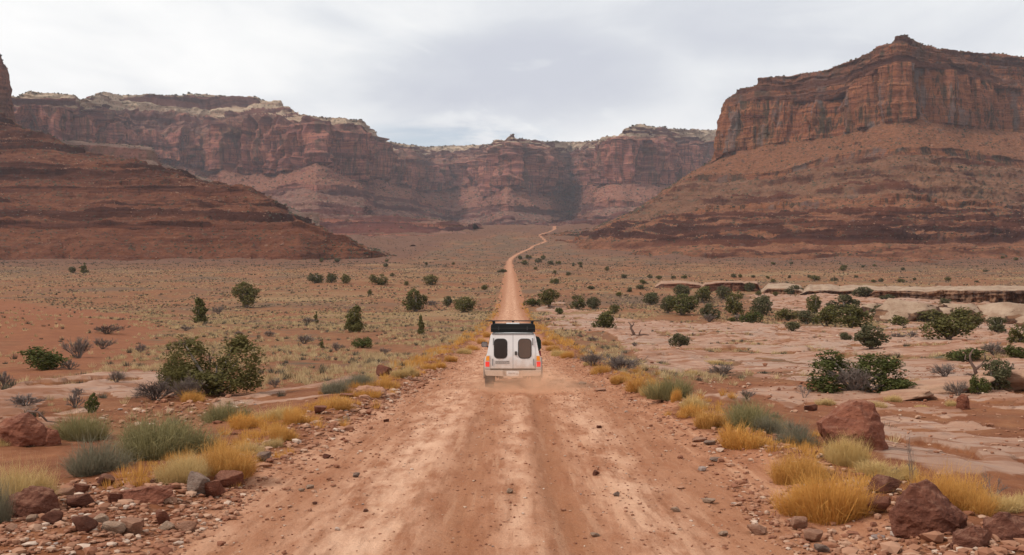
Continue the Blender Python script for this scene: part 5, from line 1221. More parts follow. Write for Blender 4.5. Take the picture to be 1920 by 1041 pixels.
# grass clumps and bushes along the road
Gs = 'grass clump'
for kind, px, py, wd, ht, lab in [
 ('big_sage_1', 303, 858, 190, 92, 'largest grey-green bush on the stony bank, behind two golden clumps'),
 ('tall_sage_1', 158, 826, 116, 58, 'sage bush between the red boulder and the largest grey-green bush'),
 ('tall_grey_1', 182, 890, 130, 78, 'wispy grey bush in front of the largest grey-green bush'),
 ('tall_sage_2', 420, 790, 92, 48, 'green-grey bush just in front of the big double-crowned juniper'),
 ('big_gold_1', 412, 898, 120, 84, 'brightest golden clump beside the largest grey-green bush'),
 ('big_straw_1', 345, 902, 90, 58, 'paler straw clump leaning against the brightest golden clump'),
 ('big_straw_2', 30, 962, 110, 108, 'tall straw clump at the frame edge over dark stones'),
 ('tall_grey_2', -6, 985, 60, 110, 'grey stems behind the tall straw clump at the frame edge'),
 ('dome_straw_1', 12, 838, 44, 22, 'small yellow-green tuft under the red boulder'),
 ('dome_gold_1', 462, 803, 62, 34, 'tan rounded clump on the bank behind the roadside golden row'),
 ('dome_straw_2', 515, 790, 60, 38, 'brownish clump in the roadside row, with a golden one beside it'),
 ('dome_gold_2', 556, 797, 52, 42, 'rounded golden clump at the road edge in front of flat stones'),
 ('dome_gold_1', 530, 826, 46, 40, 'golden tuft on the road shoulder below the brownish clump'),
 ('dome_straw_1', 474, 850, 54, 32, 'straw tuft at the end of the bank next to grey stones'),
 ('dome_straw_2', 512, 838, 30, 26, 'little straw tuft between the golden shoulder tuft and the bank'),
 ('dome_gold_2', 350, 745, 28, 16, 'small golden tuft at the foot of the dark tangled shrub'),
 ('dome_gold_1', 362, 755, 40, 26, 'golden tuft beneath the pale bare branches'),
 ('tall_grey_1', 625, 738, 64, 34, 'grey-green sagebrush on the bank behind the roadside golden clumps'),
 ('tall_grey_2', 668, 726, 64, 32, 'grey-green sagebrush trailing up to the bright golden ball'),
 ('dome_gold_2', 728, 728, 34, 30, 'bright golden ball-shaped clump right on the road edge'),
 ('dome_gold_1', 628, 768, 56, 30, 'ragged golden clump among flat roadside stones'),
 ('dome_gold_2', 600, 768, 34, 28, 'darker golden clump tucked beside the ragged one'),
 ('dome_gold_1', 692, 744, 46, 18, 'flat golden tuft in front of the pale roadside slab'),
 ('dome_straw_1', 690, 716, 28, 20, 'straw tuft behind the pale roadside slab'),
 ('dome_straw_2', 750, 710, 30, 22, 'straw tuft just behind the bright golden ball-shaped clump'),
 ('dome_straw_1', 772, 706, 30, 26, 'taller straw tuft further along the road past the golden ball'),
 ('dome_gold_2', 803, 694, 28, 16, 'first of two small golden tufts past the taller straw tuft'),
 ('dome_gold_1', 822, 691, 26, 16, 'second of two small golden tufts, nearer to the van'),
 ('dome_gold_2', 843, 679, 22, 18, 'round golden tuft alone at the road edge, closest before the van mirror'),
 ('dome_straw_1', 874, 664, 28, 14, 'straw tuft level with the van roof on the grassy verge'),
 ('dome_gold_1', 886, 657, 22, 13, 'golden tuft by the verge close to the van mirror'),
 ('dome_gold_2', 905, 645, 22, 16, 'golden tuft on the verge just behind the van mirror'),
 ('dome_gold_1', 914, 633, 18, 14, 'orange tuft peeking out beside the van roof box'),
 ('dome_gold_2', 1127, 701, 34, 24, 'round golden clump in front of the purple-grey dense shrub'),
 ('dome_straw_1', 1104, 686, 22, 14, 'small straw tuft in front of the purple-grey shrub by the road'),
 ('dome_gold_1', 1162, 720, 34, 22, 'small golden clump beginning the row before the green bush'),
 ('dome_gold_2', 1200, 734, 58, 40, 'dark golden clump joined to the green bush on the road edge'),
 ('tall_sage_1', 1262, 750, 86, 54, 'green bush on the road edge with a yellow tuft in its front'),
 ('dome_gold_1', 1268, 754, 18, 32, 'yellow tuft growing from the front of the green roadside bush'),
 ('dome_straw_2', 1225, 744, 40, 30, 'brown straw clump between dark golden clump and green bush'),
 ('dome_straw_1', 1300, 770, 50, 26, 'pale straw tuft beyond the green bush toward the golden pair'),
 ('dome_gold_2', 1295, 784, 44, 32, 'smaller golden clump leading the golden pair'),
 ('dome_gold_1', 1334, 803, 62, 44, 'golden clump pressed against the tall sage bush'),
 ('tall_sage_2', 1408, 806, 118, 62, 'tall sage bush with grey twigs behind golden clumps'),
 ('dome_gold_2', 1394, 842, 88, 60, 'bright golden clump in front of the tall sage bush'),
 ('tall_grey_1', 1490, 838, 84, 58, 'grey-green bush between the tall sage bush and the red boulder'),
 ('tall_grey_2', 1450, 815, 60, 44, 'grey bush joining the tall sage bush to the grey-green one'),
 ('big_gold_1', 1492, 905, 112, 72, 'golden clump right behind the largest golden clump'),
 ('big_gold_2', 1556, 975, 168, 106, 'largest golden clump at the road shoulder'),
 ('big_straw_1', 1586, 872, 74, 62, 'tall straw clump in front of the big red boulder'),
 ('dome_straw_2', 1655, 895, 84, 40, 'low straw grass spreading from the foot of the big red boulder'),
 ('dome_straw_1', 1700, 898, 40, 34, 'straw grass around the thin tall dry stalks'),
 ('big_gold_3', 1785, 965, 140, 92, 'rounded golden clump behind the dark boulder pile'),
 ('dome_straw_1', 1870, 962, 90, 36, 'short straw grass beside the rounded golden clump'),
 ('dome_straw_2', 1915, 955, 50, 30, 'straw grass at the frame edge behind the boulders'),
 ('dome_straw_1', 1545, 760, 34, 16, 'low tuft in sand at the near edge of the rock sheet'),
 ('dome_straw_2', 1645, 768, 30, 14, 'low straw tuft in sand under the leafy green bush'),
 ('dome_straw_1', 1672, 756, 30, 16, 'low green-yellow tuft in sand right of the leafy green bush'),
 ('dome_straw_2', 1730, 766, 24, 10, 'flat grey-yellow tuft in the sandy strip'),
 ('dome_straw_1', 1786, 762, 26, 14, 'yellow tuft at the foot of the small upright red stone'),
 ('dome_straw_2', 1345, 683, 40, 12, 'low straw patch on the rock sheet behind the wide dark grey shrub'),
 ('dome_straw_1', 1298, 704, 26, 12, 'straw tuft beside the wide dark grey shrub'),
 ('dome_straw_2', 1050, 668, 32, 16, 'straw tuft by the road just past the van on the rock side'),
 ('dome_gold_1', 1064, 672, 24, 18, 'golden tuft by the road past the van before the purple shrubs'),
 ('dome_gold_2', 1040, 658, 24, 16, 'golden tuft close to the green side pack of the van'),
 ('dome_gold_1', 1027, 648, 20, 14, 'orange tuft on the verge beyond the green side pack'),
]:
    plant(kind, px, py, wd, ht, lab, Gs if ('gold' in kind or 'straw' in kind) else B)

# ------------------------------------------------------------------ rocks
def rock_material(name, c1, c2, c3, scale=1.0, layer=0.5):
    m, t, out = new_mat(name)
    tc = t.n('ShaderNodeTexCoord').outputs['Object']; rnd = t.n('ShaderNodeObjectInfo').outputs['Random']
    v = t.n('ShaderNodeVectorMath', {0: tc, 1: t.n('ShaderNodeCombineXYZ', {0: t.m('MULTIPLY', rnd, 31.0), 1: rnd, 2: rnd}).outputs[0]}, operation='ADD').outputs[0]
    n1 = t.noise(v, 3.0 * scale, 7, 0.65); n2 = t.noise(v, 16 * scale, 6, 0.65); n3 = t.noise(t.vmul(v, (1, 1, 6)), 2.2 * scale, 5, 0.6)
    c = t.mix(t.smooth(n1, 0.32, 0.68), c1, c2)
    c = t.mix(t.m('MULTIPLY', t.smooth(n3, 0.48, 0.64), layer), c, c3)
    c = t.mix(t.m('MULTIPLY', t.smooth(n2, 0.55, 0.7), 0.35), c, tuple(min(1, x * 1.35) for x in c2))
    c = t.mix(t.m('MULTIPLY', rnd, 0.25), c, c3)
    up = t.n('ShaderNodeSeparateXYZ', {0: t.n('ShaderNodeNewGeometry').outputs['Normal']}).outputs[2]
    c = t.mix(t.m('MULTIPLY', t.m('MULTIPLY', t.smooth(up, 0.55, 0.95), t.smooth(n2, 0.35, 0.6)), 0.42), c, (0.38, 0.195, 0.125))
    bp = t.n('ShaderNodeBump', {'Height': t.m('ADD', n2, t.m('MULTIPLY', n3, 0.8)), 'Strength': 0.8, 'Distance': 0.06})
    b = t.n('ShaderNodeBsdfPrincipled', {'Base Color': c, 'Roughness': 0.92, 'Specular IOR Level': 0.15, 'Normal': bp.outputs[0]})
    t.link(b.outputs[0], out.inputs[0]); return m
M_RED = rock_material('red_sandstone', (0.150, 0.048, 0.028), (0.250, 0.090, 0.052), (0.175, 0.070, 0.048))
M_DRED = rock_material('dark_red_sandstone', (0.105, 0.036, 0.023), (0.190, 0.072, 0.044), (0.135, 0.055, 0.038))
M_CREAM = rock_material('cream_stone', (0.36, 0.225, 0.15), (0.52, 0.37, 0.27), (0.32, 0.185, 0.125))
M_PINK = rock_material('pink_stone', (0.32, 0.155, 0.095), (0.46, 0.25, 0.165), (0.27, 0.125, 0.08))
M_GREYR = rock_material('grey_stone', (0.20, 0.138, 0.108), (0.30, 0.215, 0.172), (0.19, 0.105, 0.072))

def rock_arrays(rs, sub, cuts=12, noise=0.06, boxy=0.5):
    bm = bmesh.new(); bmesh.ops.create_icosphere(bm, subdivisions=sub, radius=1.0)
    V = np.array([v.co for v in bm.verts]); Fc = np.array([[v.index for v in f.verts] for f in bm.faces]); bm.free()
    V = V * 1.25
    for nrm in rnd_unit(rs, cuts):
        d_ = rs.uniform(0.55, 0.9); k = V @ nrm - d_; V -= np.where(k > 0, k, 0)[:, None] * nrm * 0.96
    for ax in np.eye(3):
        for s in (-1, 1):
            k = V @ (ax * s) - 0.80; V -= np.where(k > 0, k, 0)[:, None] * ax * s * boxy
    V = V * (1 + noise * fbm(V[:, 0] * 2 + rs.uniform(0, 50), V[:, 1] * 2, V[:, 2] * 2, 4))[:, None] + 0.02 * np.stack([perlin(V[:, 0] * 7, V[:, 1] * 7, V[:, 2] * 7 + q) for q in (1, 5, 9)], 1)
    lo, hi = V.min(0), V.max(0)
    V = (V - (lo + hi) / 2) / (hi - lo); V[:, 2] += 0.5
    return V, Fc
def rock_mesh(name, seed, sub, **kw):
    V, Fc = rock_arrays(np.random.RandomState(seed), sub, **kw)
    return raw_mesh(name, V, Fc.ravel(), 3, None, smooth=sub > 3)
ROCKS = {}
def rock(px, py, w, h, mat, label, seed=0, sub=3, rz=None, depth=0.85, sink=0.12, name='rock', cat='rock', group=None, tilt=(0, 0), kind=None, noise=0.06):
    key = (seed, sub, mat.name)
    if key not in ROCKS:
        me = rock_mesh('rock', seed, sub, noise=noise); me.materials.append(mat); ROCKS[key] = me
    o = bpy.data.objects.new(name, ROCKS[key]); COL.objects.link(o)
    X, Y = hit(px, py); s = Y / F; Y2 = Y + depth * w * s * 0.45; X2 = X * Y2 / Y
    z = float(Hfine(np.array([[X2]]), np.array([[Y2]]))[0, 0])
    o.location = (X2, Y2, z - sink * h * s); o.scale = (w * s, w * s * depth, h * s * (1 + sink))
    o.rotation_euler = (R(tilt[0]), R(tilt[1]), _rot.uniform(-0.5, 0.5) if rz is None else R(rz))
    if kind: o['kind'] = kind
    else: o['label'] = label; o['category'] = cat
    if group: o['group'] = group
    return o

def hull_boulder(name, px, py, pts, s_px, mat, label, depth=0.8, sub=4):
    """faceted boulder from a hand-set list of corner points (x, y, z in boulder widths)"""
    X, Y = hit(px, py); s = Y / F * s_px
    bm = bmesh.new()
    for p in pts: bm.verts.new((p[0], p[1] * depth, p[2]))
    bmesh.ops.convex_hull(bm, input=bm.verts)
    bmesh.ops.triangulate(bm, faces=bm.faces)
    for _ in range(sub + 1): bmesh.ops.subdivide_edges(bm, edges=bm.edges, cuts=1, use_grid_fill=True)
    bmesh.ops.smooth_vert(bm, verts=bm.verts, factor=0.2, use_axis_x=True, use_axis_y=True, use_axis_z=True)
    V = np.array([v.co for v in bm.verts]); sd_ = (px * 7 + py) % 97
    D = 0.028 * fbm(V[:, 0] * 3 + sd_, V[:, 1] * 3, V[:, 2] * 3, 5, 0.58) + 0.014 * np.tanh(3 * perlin(V[:, 0] * 2.2 + sd_ + V[:, 2] * 1.5, V[:, 1] * 2.2, V[:, 2] * 7 + V[:, 0] * 2)) + 0.014 * fbm(V[:, 0] * 9 + sd_, V[:, 1] * 9, V[:, 2] * 9, 3)
    nrm = np.array([v.normal for v in bm.verts]); V = V + nrm * D[:, None]
    for v, c in zip(bm.verts, V): v.co = c
    o = bm_obj(name, bm, mat, None, smooth=True)
    Y2 = Y + depth * s * 0.3; X2 = X * Y2 / Y
    o.location = (X2, Y2, float(Hfine(np.array([[X2]]), np.array([[Y2]]))[0, 0]) - 0.04); o.scale = (s, s, s)
    o['label'] = label; o['category'] = 'boulder'
    return o
# the big red boulder: overhanging on its near side, peak to the back
hull_boulder('boulder', 1602, 848, [(-.56, 0, .52), (-.52, -.15, .44), (-.55, .3, .50), (-.30, -.3, .10), (.10, -.42, -.02), (.42, -.25, -.02), (.56, .0, .10), (.55, .2, .10), (.47, .0, .42), (.45, .3, .45), (.34, .02, .84), (.36, .35, .82), (.02, -.05, .90), (.0, .35, .88), (-.22, -.02, .72), (-.25, .35, .70), (-.3, .4, .05), (.4, .5, .0), (-.25, -.36, .36), (.12, -.46, .46), (.36, -.26, .36)], 116, M_RED, 'big wedge-shaped red boulder standing alone on the rock sheet behind straw grass')
hull_boulder('boulder', 1735, 1005, [(-.42, -.1, .0), (-.45, .1, .25), (-.38, -.2, .45), (-.2, -.1, .66), (.05, .05, .70), (.28, 0, .5), (.5, -.05, .25), (.58, .1, .0), (0, -.35, .0), (.1, -.38, .3), (-.25, -.33, .22), (.3, -.3, .18), (.4, .4, .1), (-.2, .4, .45)], 152, M_DRED, 'largest dark red boulder of the pile at the road shoulder')
hull_boulder('boulder', 1897, 1020, [(-.5, 0, .0), (-.46, -.1, .34), (-.2, -.05, .55), (.25, .1, .50), (.55, 0, .3), (.6, .1, 0), (0, -.3, 0), (.1, -.32, .28), (-.3, -.28, .2), (.3, .35, .4), (-.3, .35, .4)], 118, M_DRED, 'dark red boulder cut by the frame beside the largest one')
hull_boulder('boulder', 1822, 1034, [(-.5, 0, 0), (-.4, -.1, .4), (0, 0, .62), (.4, .05, .5), (.52, 0, .1), (0, -.3, 0), (.1, -.3, .35), (-.2, -.3, .3), (.2, .35, .5), (-.3, .35, .4)], 84, M_DRED, 'middle dark red boulder between the largest one and the one at the frame edge')
hull_boulder('boulder', 42, 838, [(-.6, 0, 0), (-.62, .1, .45), (-.2, 0, .62), (.1, .05, .72), (.42, 0, .42), (.55, -.05, .05), (0, -.35, 0), (.2, -.35, .2), (-.3, -.3, .4), (.05, -.28, .55), (.3, .4, .4), (-.3, .4, .5)], 92, M_RED, 'split reddish-brown boulder on the bank behind the straw clump')
hull_boulder('boulder', 90, 836, [(-.5, 0, 0), (-.35, -.1, .5), (0, 0, .7), (.35, .05, .6), (.5, 0, .1), (0, -.3, 0), (.1, -.3, .4), (.2, .35, .5), (-.3, .35, .4)], 52, M_RED, 'smaller half of the split boulder on the bank')
hull_boulder('boulder', 1806, 768, [(-.5, 0, 0), (-.45, -.1, .9), (-.1, 0, 1.2), (.35, .05, 1.05), (.5, 0, .1), (0, -.3, 0), (.1, -.3, .8), (.2, .35, .9), (-.3, .35, .8)], 28, M_RED, 'small upright red stone on the sandy strip before a purplish shrub')
hull_boulder('boulder', 60, 968, [(-.6, 0, 0), (-.4, -.05, .42), (0, 0, .58), (.4, .0, .5), (.52, 0, .15), (.45, -.1, 0), (0, -.35, 0), (.2, -.33, .3), (-.2, -.3, .35), (.2, .35, .5), (-.3, .35, .4)], 108, M_DRED, 'dark brown boulder under the tall straw clump')
hull_boulder('boulder', 270, 945, [(-.5, 0, .02), (-.48, .1, .22), (-.2, -.1, .28), (.2, -.05, .34), (.52, .0, .36), (.5, -.1, .2), (.2, -.2, .0), (-.2, -.25, 0), (.4, .3, .3), (-.3, .3, .22)], 112, M_RED, 'long flat red slab with an undercut edge among pale rubble')
hull_boulder('boulder', 692, 742, [(-.5, 0, 0), (-.4, -.1, .22), (0, 0, .32), (.4, .05, .25), (.52, -.1, .05), (0, -.3, 0), (.2, -.25, .15), (-.2, -.25, .2), (.3, .3, .25), (-.3, .3, .25)], 66, M_PINK, 'pale roadside slab between golden tufts')
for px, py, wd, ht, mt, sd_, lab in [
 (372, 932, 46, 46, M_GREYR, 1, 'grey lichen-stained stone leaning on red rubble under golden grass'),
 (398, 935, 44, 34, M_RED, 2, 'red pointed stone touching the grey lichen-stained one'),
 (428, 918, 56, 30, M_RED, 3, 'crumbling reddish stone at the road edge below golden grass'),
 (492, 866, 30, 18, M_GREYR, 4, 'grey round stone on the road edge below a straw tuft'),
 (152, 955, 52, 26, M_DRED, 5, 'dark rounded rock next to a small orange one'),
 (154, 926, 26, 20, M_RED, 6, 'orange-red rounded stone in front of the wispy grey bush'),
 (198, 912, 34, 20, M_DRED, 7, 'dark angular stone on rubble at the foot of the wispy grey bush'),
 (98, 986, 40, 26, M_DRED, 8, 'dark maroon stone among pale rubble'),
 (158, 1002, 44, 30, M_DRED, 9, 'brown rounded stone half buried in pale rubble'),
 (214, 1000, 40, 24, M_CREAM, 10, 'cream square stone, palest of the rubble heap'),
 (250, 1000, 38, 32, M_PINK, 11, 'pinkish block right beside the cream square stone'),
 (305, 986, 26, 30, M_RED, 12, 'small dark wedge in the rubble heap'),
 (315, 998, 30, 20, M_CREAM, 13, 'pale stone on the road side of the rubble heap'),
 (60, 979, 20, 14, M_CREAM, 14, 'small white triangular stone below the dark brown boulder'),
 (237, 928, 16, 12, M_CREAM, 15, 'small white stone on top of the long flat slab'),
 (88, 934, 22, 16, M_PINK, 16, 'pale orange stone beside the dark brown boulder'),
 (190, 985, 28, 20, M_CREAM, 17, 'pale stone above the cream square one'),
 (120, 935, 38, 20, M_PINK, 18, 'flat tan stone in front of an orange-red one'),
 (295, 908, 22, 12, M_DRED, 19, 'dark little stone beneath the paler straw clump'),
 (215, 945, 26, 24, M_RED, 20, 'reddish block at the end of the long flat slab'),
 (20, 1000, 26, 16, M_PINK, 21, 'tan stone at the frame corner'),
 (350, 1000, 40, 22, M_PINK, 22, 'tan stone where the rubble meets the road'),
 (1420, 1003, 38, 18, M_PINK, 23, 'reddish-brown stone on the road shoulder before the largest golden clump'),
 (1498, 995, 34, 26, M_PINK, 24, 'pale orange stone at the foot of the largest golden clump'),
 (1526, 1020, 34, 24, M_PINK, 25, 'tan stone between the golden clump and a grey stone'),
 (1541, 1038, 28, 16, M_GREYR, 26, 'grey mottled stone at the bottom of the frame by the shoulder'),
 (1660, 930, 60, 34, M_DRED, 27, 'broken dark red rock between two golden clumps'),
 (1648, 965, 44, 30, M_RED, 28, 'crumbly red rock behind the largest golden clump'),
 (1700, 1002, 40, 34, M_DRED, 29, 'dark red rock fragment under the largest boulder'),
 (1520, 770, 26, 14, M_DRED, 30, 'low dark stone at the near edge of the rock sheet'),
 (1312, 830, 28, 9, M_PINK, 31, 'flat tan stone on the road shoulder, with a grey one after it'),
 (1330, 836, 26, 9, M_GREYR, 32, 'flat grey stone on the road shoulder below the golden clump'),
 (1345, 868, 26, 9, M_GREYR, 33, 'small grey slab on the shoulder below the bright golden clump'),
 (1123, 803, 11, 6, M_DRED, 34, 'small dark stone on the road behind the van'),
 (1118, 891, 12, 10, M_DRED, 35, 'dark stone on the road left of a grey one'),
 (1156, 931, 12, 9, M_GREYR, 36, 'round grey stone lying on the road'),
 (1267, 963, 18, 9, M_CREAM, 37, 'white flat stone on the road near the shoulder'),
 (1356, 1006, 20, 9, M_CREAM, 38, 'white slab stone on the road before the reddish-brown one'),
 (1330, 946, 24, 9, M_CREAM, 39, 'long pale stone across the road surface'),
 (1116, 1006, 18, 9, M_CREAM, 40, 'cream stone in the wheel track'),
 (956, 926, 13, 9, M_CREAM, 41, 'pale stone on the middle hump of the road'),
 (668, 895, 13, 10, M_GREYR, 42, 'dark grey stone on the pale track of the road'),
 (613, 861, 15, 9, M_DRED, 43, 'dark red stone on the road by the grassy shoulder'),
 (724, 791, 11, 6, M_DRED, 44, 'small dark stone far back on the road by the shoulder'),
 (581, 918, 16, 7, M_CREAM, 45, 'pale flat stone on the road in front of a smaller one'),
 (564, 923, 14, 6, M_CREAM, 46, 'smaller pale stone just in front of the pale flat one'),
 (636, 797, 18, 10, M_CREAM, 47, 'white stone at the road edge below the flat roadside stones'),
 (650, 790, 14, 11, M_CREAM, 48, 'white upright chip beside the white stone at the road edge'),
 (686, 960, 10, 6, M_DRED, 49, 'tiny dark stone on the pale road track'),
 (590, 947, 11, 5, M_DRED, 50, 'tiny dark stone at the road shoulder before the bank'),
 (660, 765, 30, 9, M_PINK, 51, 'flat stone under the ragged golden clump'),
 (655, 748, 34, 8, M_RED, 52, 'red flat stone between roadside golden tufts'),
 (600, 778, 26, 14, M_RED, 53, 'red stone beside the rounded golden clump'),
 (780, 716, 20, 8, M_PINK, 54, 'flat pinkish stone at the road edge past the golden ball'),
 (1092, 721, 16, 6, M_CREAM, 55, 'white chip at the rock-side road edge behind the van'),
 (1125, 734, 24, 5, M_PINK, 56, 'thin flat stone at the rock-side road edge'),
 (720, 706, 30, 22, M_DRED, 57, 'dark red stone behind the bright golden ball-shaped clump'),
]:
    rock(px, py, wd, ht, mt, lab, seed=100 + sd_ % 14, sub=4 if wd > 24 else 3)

# ------------------------------------------------------------------ rock ledges of the wash
def ledge(name, cols, mat, back=26.0, rows=16, amp=1.0, seed=0):
    """low wall of rock with a rounded cap: (px, foot row, brow row, cap row)"""
    pxs = np.arange(cols[0][0], cols[-1][0] + 0.1, 1.0)
    a = np.array(cols, float); foot, brow, cap = [np.interp(pxs, a[:, 0], a[:, k]) for k in (1, 2, 3)]
    Yf = np.array([hit(x, y)[1] for x, y in zip(pxs[::8], foot[::8])]); Yf = np.interp(pxs, pxs[::8], Yf)
    Yf = np.convolve(np.pad(Yf, 10, mode='edge'), np.ones(21) / 21, 'valid')
    Yf = Yf + amp * 1.6 * fbm(pxs / 22.0 + seed, pxs * 0.0, None, 4)
    z = lambda py, Y: EYE + (520.5 - py) / F * Y
    zf = z(foot, Yf); zb = z(brow, Yf + 0.5); zc = z(cap, Yf + back * 0.55)
    G = []; cl = []
    lip = 0.6 * amp * (0.8 + fbm(pxs / 30.0 + 3 + seed, pxs * 0, None, 2)); brow = brow + 2.2 * fbm(pxs / 24.0 + seed * 3, pxs * 0 + 2, None, 3)
    for j in range(rows + 1):
        f = j / rows; G.append((Yf + 0.4 * f - lip * sstep(f, 0.55, 0.95) + 0.22 * amp * np.tanh(3 * perlin(pxs * 0.02, np.full_like(pxs, f * 7.0 + seed))) + 0.7 * amp * np.tanh(1.6 * fbm(pxs / 26.0 + seed, np.full_like(pxs, f * 1.6), None, 4)) + 0.3 * amp * fbm(pxs / 6.0, np.full_like(pxs, f * 5.0), None, 2), zf - 0.8 * (1 - f) ** 6 + (zb - zf) * f)); cl.append(1.0)
    for j in range(1, 15):
        f = j / 14; Yr = Yf + 0.3 + back * f; g = Hbase((pxs - 960) / F * Yr, Yr) - 0.6
        zz_ = zb + (np.maximum(zc, zb + 0.2) - zb) * np.sin(min(f * 1.7, 1.0) * math.pi / 2); k = sstep(f, 0.6, 1.0)
        G.append((Yr, zz_ * (1 - k) + g * k + amp * 0.22 * (1 - k) * fbm(pxs / 16.0, np.full_like(pxs, f * 3 + seed), None, 3))); cl.append(0.0)
    V = np.stack([np.stack([(pxs - 960) / F * Y_, Y_, Z_], 1) for Y_, Z_ in G]).reshape(-1, 3)
    nr, nc = len(G), len(pxs)
    return link(name, raw_mesh(name, V, grid_faces(nr, nc).ravel(), 4, {'cliff': np.repeat(cl, nc)}), mat, kind='structure')

def ledge_material(name, top, top2, face, face2, stain):
    m, t, out = new_mat(name)
    pos = t.n('ShaderNodeNewGeometry').outputs['Position']; cl = t.attr('cliff')
    n = t.noise(pos, 0.35, 7, 0.62); n2 = t.noise(pos, 2.2, 6, 0.65)
    z = t.n('ShaderNodeSeparateXYZ', {0: pos}).outputs[2]
    lay = t.noise(t.vmul(pos, (0.05, 0.05, 1.6)), 1.0, 5, 0.6); vs = t.noise(t.vmul(pos, (0.35, 0.35, 0.12)), 1.0, 6, 0.68, 0.5)
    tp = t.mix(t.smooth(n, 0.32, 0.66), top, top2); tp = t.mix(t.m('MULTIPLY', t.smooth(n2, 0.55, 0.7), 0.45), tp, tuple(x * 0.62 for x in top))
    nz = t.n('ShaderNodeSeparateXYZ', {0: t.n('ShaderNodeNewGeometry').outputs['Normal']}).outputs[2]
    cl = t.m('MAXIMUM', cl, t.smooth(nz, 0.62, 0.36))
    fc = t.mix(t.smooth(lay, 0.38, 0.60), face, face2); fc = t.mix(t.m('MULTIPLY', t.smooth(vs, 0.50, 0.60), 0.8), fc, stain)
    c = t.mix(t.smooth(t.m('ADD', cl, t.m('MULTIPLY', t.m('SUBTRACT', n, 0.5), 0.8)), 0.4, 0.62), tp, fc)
    bp = t.n('ShaderNodeBump', {'Height': t.m('ADD', n2, lay), 'Strength': 0.8, 'Distance': 0.3})
    b = t.n('ShaderNodeBsdfPrincipled', {'Base Color': c, 'Roughness': 0.92, 'Specular IOR Level': 0.12, 'Normal': bp.outputs[0]})
    t.link(b.outputs[0], out.inputs[0]); return m
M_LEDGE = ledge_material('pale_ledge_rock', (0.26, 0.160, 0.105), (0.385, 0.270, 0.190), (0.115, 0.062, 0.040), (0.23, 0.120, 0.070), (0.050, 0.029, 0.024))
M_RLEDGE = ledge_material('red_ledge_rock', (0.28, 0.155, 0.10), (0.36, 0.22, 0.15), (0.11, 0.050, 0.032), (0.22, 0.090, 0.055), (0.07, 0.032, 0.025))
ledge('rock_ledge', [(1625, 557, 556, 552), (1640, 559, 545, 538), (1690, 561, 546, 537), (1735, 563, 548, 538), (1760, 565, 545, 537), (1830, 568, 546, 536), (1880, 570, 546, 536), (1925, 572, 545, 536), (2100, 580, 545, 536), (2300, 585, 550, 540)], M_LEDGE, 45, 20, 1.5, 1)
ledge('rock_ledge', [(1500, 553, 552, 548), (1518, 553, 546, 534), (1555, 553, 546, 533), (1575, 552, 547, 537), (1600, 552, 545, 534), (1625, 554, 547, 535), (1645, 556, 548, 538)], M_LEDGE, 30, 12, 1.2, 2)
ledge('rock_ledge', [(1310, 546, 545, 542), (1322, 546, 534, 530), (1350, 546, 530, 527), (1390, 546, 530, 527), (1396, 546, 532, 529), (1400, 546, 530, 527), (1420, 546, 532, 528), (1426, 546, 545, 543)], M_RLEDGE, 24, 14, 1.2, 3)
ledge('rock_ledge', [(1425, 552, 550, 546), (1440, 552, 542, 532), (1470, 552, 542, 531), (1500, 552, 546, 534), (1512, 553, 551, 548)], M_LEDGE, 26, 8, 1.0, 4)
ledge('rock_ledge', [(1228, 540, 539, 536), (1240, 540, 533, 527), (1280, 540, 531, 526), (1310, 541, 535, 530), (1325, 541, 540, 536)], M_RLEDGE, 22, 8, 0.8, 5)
for px, py, wd, ht, sd_, dp in ((1700, 603, 132, 40, 3, 0.8), (1640, 595, 74, 26, 5, 0.9), (1805, 602, 92, 33, 7, 0.9), (1893, 613, 120, 40, 9, 0.8), (1965, 620, 110, 40, 11, 0.8), (1752, 600, 60, 22, 4, 0.8)):
    rock(px, py, wd, ht, M_LEDGE, '', seed=300 + sd_, sub=4, name='rock_dome', kind='structure', depth=dp, sink=0.3, rz=0, noise=0.10)
M_SLAB = rock_material('tilted_slab_rock', (0.27, 0.145, 0.092), (0.41, 0.255, 0.170), (0.25, 0.12, 0.072), scale=0.7)
for px, py, wd, ht, sd_, dp in ((1765, 742, 190, 26, 3, 0.9), (1880, 735, 180, 36, 7, 0.9), (1700, 752, 120, 16, 9, 0.8)):
    rock(px, py, wd, ht, M_SLAB, '', seed=320 + sd_, sub=4, name='rock_slab', kind='structure', depth=dp, sink=0.45, rz=8, noise=0.10, tilt=(-4, -5))

# ------------------------------------------------------------------ uncountable cover: dry grass, low scrub, gravel
def scatter_pts(rs, n, y0, y1, power=1.0):
    Y = (y0 ** (power + 1) + rs.uniform(0, 1, n) * (y1 ** (power + 1) - y0 ** (power + 1))) ** (1 / (power + 1))
    return rs.uniform(-1, 1, n) * (Y * 0.64 + 4), Y

